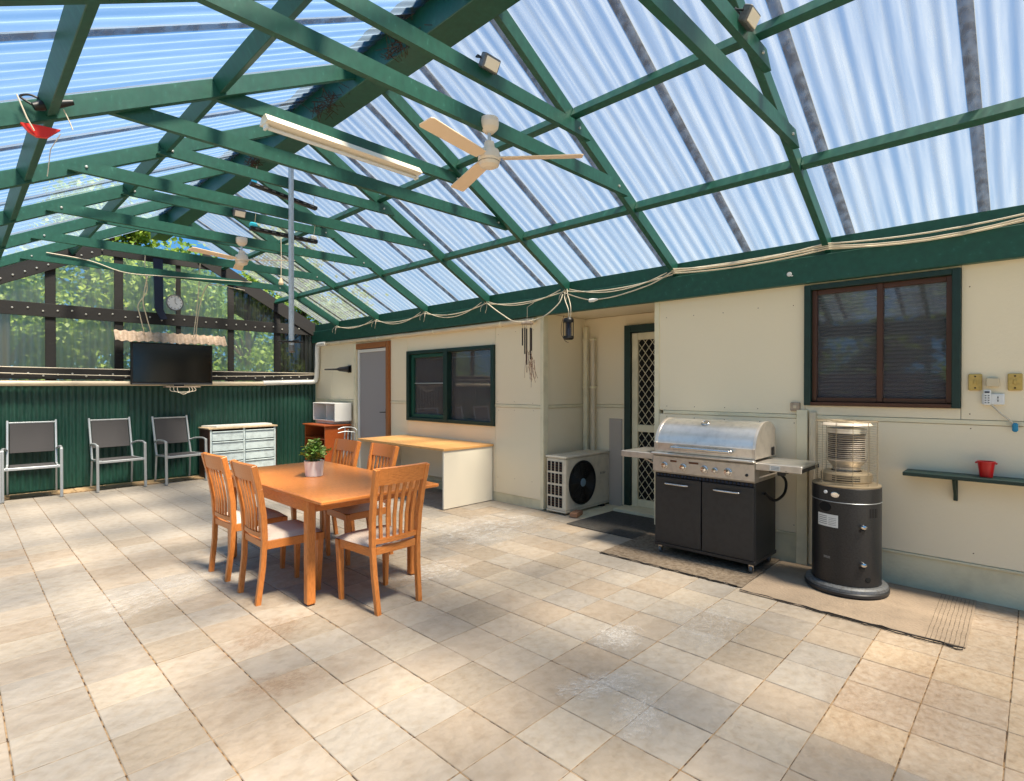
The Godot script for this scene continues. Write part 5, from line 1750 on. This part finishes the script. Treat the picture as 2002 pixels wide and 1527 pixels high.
		if e > 0.0:
			piece(sh, "sticker", Vector3(-0.2575, 0.862, zc - 0.02), Vector3(0.002, 0.036, 0.075), M.white_paint, 0.0)
			for k in 3:
				piece(sh, "sticker_line", Vector3(-0.2588, 0.872 - k * 0.01, zc - 0.02), Vector3(0.001, 0.003, 0.058), M.base_grey, 0.0)
			piece(sh, "side_burner_valve", Vector3(-0.2, 0.83, zc + 0.01), Vector3(0.05, 0.06, 0.05), M.black_plastic, 0.006)
			s = st()
			lathe(s, [Vector2(0, 0), Vector2(0.013, 0.0), Vector2(0.015, 0.03), Vector2(0, 0.032)], Vector3(-0.225, 0.835, zc + 0.06), 12, Basis(Vector3.BACK, 0.9))
			obj("valve_knob", s, M.black_plastic, sh)
	s = st()
	tube(s, spline([Vector3(-0.05, 0.62, W + 0.01), Vector3(0.02, 0.56, W + 0.06), Vector3(0.16, 0.6, W + 0.09), Vector3(0.2, 0.7, W + 0.09), Vector3(0.1, 0.78, W + 0.06), Vector3(-0.02, 0.8, W + 0.04)]), 0.011, 9)
	obj("gas_hose", s, M.cable_black, f)
	piece(f, "rating_plate", Vector3(-0.12, 0.74, W + 0.002), Vector3(0.06, 0.02, 0.003), M.white_paint, 0.0)

	# ---- heater
	f = thing("patio_heater", "charcoal drum patio gas heater with a wire cage top", "heater", Vector3(4.64, 0.015, -1.035))
	s = st()
	lathe(s, [Vector2(0, 0.0), Vector2(0.262, 0.0), Vector2(0.272, 0.01), Vector2(0.272, 0.028), Vector2(0.262, 0.04)], Vector3.ZERO, 56)
	obj("base_foot", s, M.charcoal, f)
	s = st()
	lathe(s, [Vector2(0.266, 0.038), Vector2(0.262, 0.056), Vector2(0.245, 0.066), Vector2(0.224, 0.068)], Vector3.ZERO, 56)
	obj("base_ring", s, M.base_grey, f)
	s = st()
	lathe(s, [Vector2(0.218, 0.06), Vector2(0.222, 0.068), Vector2(0.222, 0.655), Vector2(0.219, 0.66)], Vector3.ZERO, 64)
	obj("drum", s, M.charcoal_body, f)
	s = st()
	lathe(s, [Vector2(0.219, 0.658), Vector2(0.2235, 0.662), Vector2(0.2235, 0.76), Vector2(0.216, 0.766)], Vector3.ZERO, 64)
	obj("collar", s, M.charcoal_body, f)
	s = st()
	lathe(s, [Vector2(0.222, 0.6555), Vector2(0.2245, 0.6585), Vector2(0.222, 0.6615)], Vector3.ZERO, 64)
	obj("seam", s, M.alu_frame, f)
	s = st()
	lathe(s, [Vector2(0.219, 0.762), Vector2(0.222, 0.772), Vector2(0.17, 0.79), Vector2(0.12, 0.793), Vector2(0, 0.794)], Vector3.ZERO, 64)
	obj("top_plate", s, M.cage_wire, f)
	# a patch of the drum's skin at an angle (0 = towards +z, growing towards -x)
	var skin := func(called: String, ang: float, half: float, y0: float, y1: float, r: float, m: Material, parent: Node) -> void:
		var q := st()
		var n := 10
		for k in n:
			var ta := ang - half + 2 * half * k / n
			var tb := ang - half + 2 * half * (k + 1) / n
			var na := Vector3(-sin(ta), 0, cos(ta))
			var nb := Vector3(-sin(tb), 0, cos(tb))
			squad(q, [na * r + Vector3.UP * y0, nb * r + Vector3.UP * y0, nb * r + Vector3.UP * y1, na * r + Vector3.UP * y1], [na, nb, nb, na])
		obj(called, q, m, parent)
	var mid := deg_to_rad(90 - 12)  # the side that looks out over the patio
	# sticker with unreadable small print
	skin.call("label_sticker", mid + 0.55, 0.34, 0.475, 0.565, 0.2232, M.white_paint, f)
	for k in 5:
		skin.call("label_print", mid + 0.7, 0.15, 0.49 + k * 0.014, 0.494 + k * 0.014, 0.2237, M.base_grey, f)
		skin.call("label_print", mid + 0.38, 0.12, 0.49 + k * 0.012, 0.4925 + k * 0.012, 0.2237, M.base_grey, f)
	# round hand opening
	var disc := func(called: String, ang: float, y: float, r: float, wide: float, m: Material, off: float) -> void:
		var nn := Vector3(-sin(ang), 0, cos(ang))
		var q := st()
		lathe(q, [Vector2(r, -0.012), Vector2(r, off), Vector2(r * 0.8, off + 0.001), Vector2(0, off + 0.0012)], nn * 0.2225 + Vector3.UP * y, 20, Basis(Vector3(cos(ang), 0, sin(ang)) * wide, nn, Vector3.UP))
		obj(called, q, m, f)
	disc.call("hand_hole", mid + 0.62, 0.615, 0.034, 1.3, M.black_hole, 0.002)
	disc.call("drain_hole", mid - 0.66, 0.125, 0.02, 1.0, M.black_hole, 0.002)
	for y in [0.50, 0.235]:
		var an := mid - 0.47
		var nn := Vector3(-sin(an), 0, cos(an))
		var lt := sub("latch", f)
		s = st()
		lathe(s, [Vector2(0, -0.02), Vector2(0.013, -0.012), Vector2(0.017, 0.0), Vector2(0.013, 0.012), Vector2(0, 0.016)], nn * 0.236 + Vector3.UP * y, 16, Basis(Vector3(cos(an), 0, sin(an)) * 1.5, nn, Vector3.UP))
		obj("knob", s, M.chrome, lt)
		s = st()
		box(s, nn * 0.226 + Vector3.UP * (y - 0.03), Vector3(0.035, 0.02, 0.012), 0.003, Basis(Vector3.UP, -an))
		obj("keeper", s, M.black_plastic, lt)
	for k in 5:
		skin.call("vent_slot", mid - 0.72 - k * 0.07, 0.018, 0.56, 0.625, 0.2228, M.black_hole, f)
	skin.call("maker_plate", mid + 0.55, 0.11, 0.245, 0.262, 0.2232, M.base_grey, f)
	disc.call("gas_knob", mid + 0.28, 0.715, 0.02, 1.4, M.chrome, 0.016)
	disc.call("igniter", mid + 0.58, 0.725, 0.012, 1.0, M.bright_white, 0.01)
	# burner
	s = st()
	lathe(s, [Vector2(0.16, 0.79), Vector2(0.165, 0.8), Vector2(0.165, 0.85), Vector2(0.14, 0.865), Vector2(0.1, 0.868)], Vector3.ZERO, 40)
	var bo := obj("burner_base", s, M.cage_wire, f)
	for k in 3:
		skin.call("air_slot", mid + 0.0, 0.55, 0.805 + k * 0.015, 0.813 + k * 0.015, 0.166, M.black_hole, bo)
	s = st()
	lathe(s, [Vector2(0.085, 0.868), Vector2(0.09, 0.895), Vector2(0.13, 0.945), Vector2(0.132, 0.955)], Vector3.ZERO, 40)
	obj("burner_cone", s, M.steel_rough, f)
	s = st()
	lathe(s, [Vector2(0.118, 0.95), Vector2(0.118, 1.145)], Vector3.ZERO, 40)
	obj("emitter_core", s, M.chime, f)
	for k in 13:
		s = st()
		var y := 0.958 + k * 0.0148
		lathe(s, [Vector2(0.12, y - 0.004), Vector2(0.126, y), Vector2(0.12, y + 0.004)], Vector3.ZERO, 40)
		obj("emitter_ring", s, M.steel_rough, f)
	s = st()
	lathe(s, [Vector2(0.128, 1.145), Vector2(0.13, 1.18), Vector2(0.12, 1.182)], Vector3.ZERO, 40)
	obj("emitter_cap", s, M.steel, f)
	s = st()
	lathe(s, [Vector2(0, 1.225), Vector2(0.15, 1.222), Vector2(0.165, 1.205), Vector2(0.162, 1.2), Vector2(0.12, 1.205), Vector2(0, 1.21)], Vector3.ZERO, 48)
	obj("reflector", s, M.fan_white, f)
	s = st()
	for k in 12:
		var a := k * PI2 / 12.0 + 0.1
		tube(s, [Vector3(cos(a) * 0.2, 0.775, sin(a) * 0.2), Vector3(cos(a) * 0.2, 1.228, sin(a) * 0.2)], 0.0022, 5)
	for k in 24:
		var y := 0.79 + k * 0.0182
		var ring := []
		for q in 33:
			var a := q * PI2 / 32.0
			ring.append(Vector3(cos(a) * 0.2, y, sin(a) * 0.2))
		tube(s, ring, 0.0009, 4, false)
	for e in [1.232]:
		for r in [0.2, 0.1]:
			var ring := []
			for q in 33:
				var a := q * PI2 / 32.0
				ring.append(Vector3(cos(a) * r, e, sin(a) * r))
			tube(s, ring, 0.003, 5, false)
		for k in 6:
			var a := k * PI2 / 6.0 + 0.1
			tube(s, [Vector3(0, e, 0), Vector3(cos(a) * 0.2, e, sin(a) * 0.2)], 0.002, 4)
	obj("wire_cage", s, M.cage_wire, f)

# ---------------------------------------------------------------- cables along the beam
func build_cables() -> void:
	var s := st()
	var f := thing("cable_bundle", "bundle of cream cables running along the top of the green wall beam", "cables")
	for k in 4:
		s = st()
		var pts := []
		for i in range(2, 6):
			var za: float = RAFTERS[i - 1]
			var zb: float = RAFTERS[i]
			if i == 5:
				continue
			for q in 8:
				var t := q / 8.0
				pts.append(Vector3(4.905 - 0.012 * k, 2.61 + 0.012 * k - (0.05 + 0.016 * k) * 4.0 * t * (1.0 - t) * (0.6 + 0.4 * sin(i * 2.3 + k)), lerpf(za, zb, t)))
		pts.append(Vector3(4.905 - 0.012 * k, 2.61 + 0.012 * k, RAFTERS[4]))
		tube(s, pts, 0.0065, 6)
		obj("cable", s, M.cable, f)
	# loops between the far rafters
	var loops := [[4, 5, 0.06, "drooping cream cable between the rafters over the recess"], [5, 6, 0.06, "drooping cream cable between the rafters over the desk corner"], [6, 7, 0.08, "drooping cream cable between the rafters over the green window"], [7, 8, 0.07, "drooping cream cable between the rafters over the screen door"], [8, 9, 0.05, "drooping cream cable between the last two rafters"]]
	for e in loops:
		f = thing("looped_cable", e[3], "cable", Vector3.ZERO, 0.0, "cable loops along the wall beam")
		s = st()
		tube(s, sag(Vector3(4.9, 2.6, RAFTERS[e[0]]), Vector3(4.9, 2.6, RAFTERS[e[1]]), e[2], 12), 0.0065, 6)
		obj("cable", s, M.cable, f)
		s = st()
		tube(s, sag(Vector3(4.88, 2.62, RAFTERS[e[0]] - 0.05), Vector3(4.88, 2.61, RAFTERS[e[1]] + 0.08), e[2] * 1.7, 12), 0.005, 6)
		obj("cable", s, M.cable, f)
		s = st()
		var z: float = RAFTERS[e[1]]
		tube(s, spline([Vector3(4.9, 2.62, z + 0.03), Vector3(4.87, 2.54, z + 0.06), Vector3(4.88, 2.47, z + 0.02)]), 0.004, 5)
		tube(s, spline([Vector3(4.9, 2.62, z), Vector3(4.87, 2.55, z - 0.05), Vector3(4.88, 2.5, z - 0.07)]), 0.004, 5)
		obj("loose_end", s, M.cable, f)
	f = thing("swag_cable", "deep drooping cream cable that passes the wind chime", "cable")
	s = st()
	tube(s, spline([Vector3(4.88, 2.6, RAFTERS[6] + 0.05), Vector3(4.8, 2.42, -4.85), Vector3(4.72, 2.28, -4.5), Vector3(4.75, 2.3, -4.15), Vector3(4.82, 2.44, -3.95), Vector3(4.86, 2.56, RAFTERS[5])]), 0.007, 7)
	obj("cable", s, M.cable, f)
	f = thing("cable_joint", "cream cable with a white plug joint hung in front of the beam", "cable")
	s = st()
	tube(s, spline([Vector3(4.88, 2.58, RAFTERS[5]), Vector3(4.88, 2.5, -3.7), Vector3(4.88, 2.45, -3.53)]), 0.006, 6)
	obj("cable", s, M.cable, f)
	s = st()
	tube(s, spline([Vector3(4.88, 2.45, -3.47), Vector3(4.88, 2.46, -3.2), Vector3(4.88, 2.53, -2.8), Vector3(4.88, 2.62, RAFTERS[4])]), 0.006, 6)
	obj("cable", s, M.cable, f)
	s = st()
	tube(s, [Vector3(4.88, 2.45, -3.55), Vector3(4.88, 2.448, -3.5), Vector3(4.88, 2.45, -3.44)], [0.02, 0.022, 0.008], 10)
	obj("plug", s, M.bright_white, f)
	f = thing("tie_cable", "pale cable run along the last collar tie over the television", "cable")
	s = st()
	tube(s, spline([Vector3(0.86, 3.23, -9.17), Vector3(1.3, 3.2, -9.17), Vector3(1.7, 3.1, -9.17), Vector3(2.2, 3.12, -9.17), Vector3(3.4, 3.2, -9.17)]), 0.006, 6)
	obj("cable", s, M.cable, f)
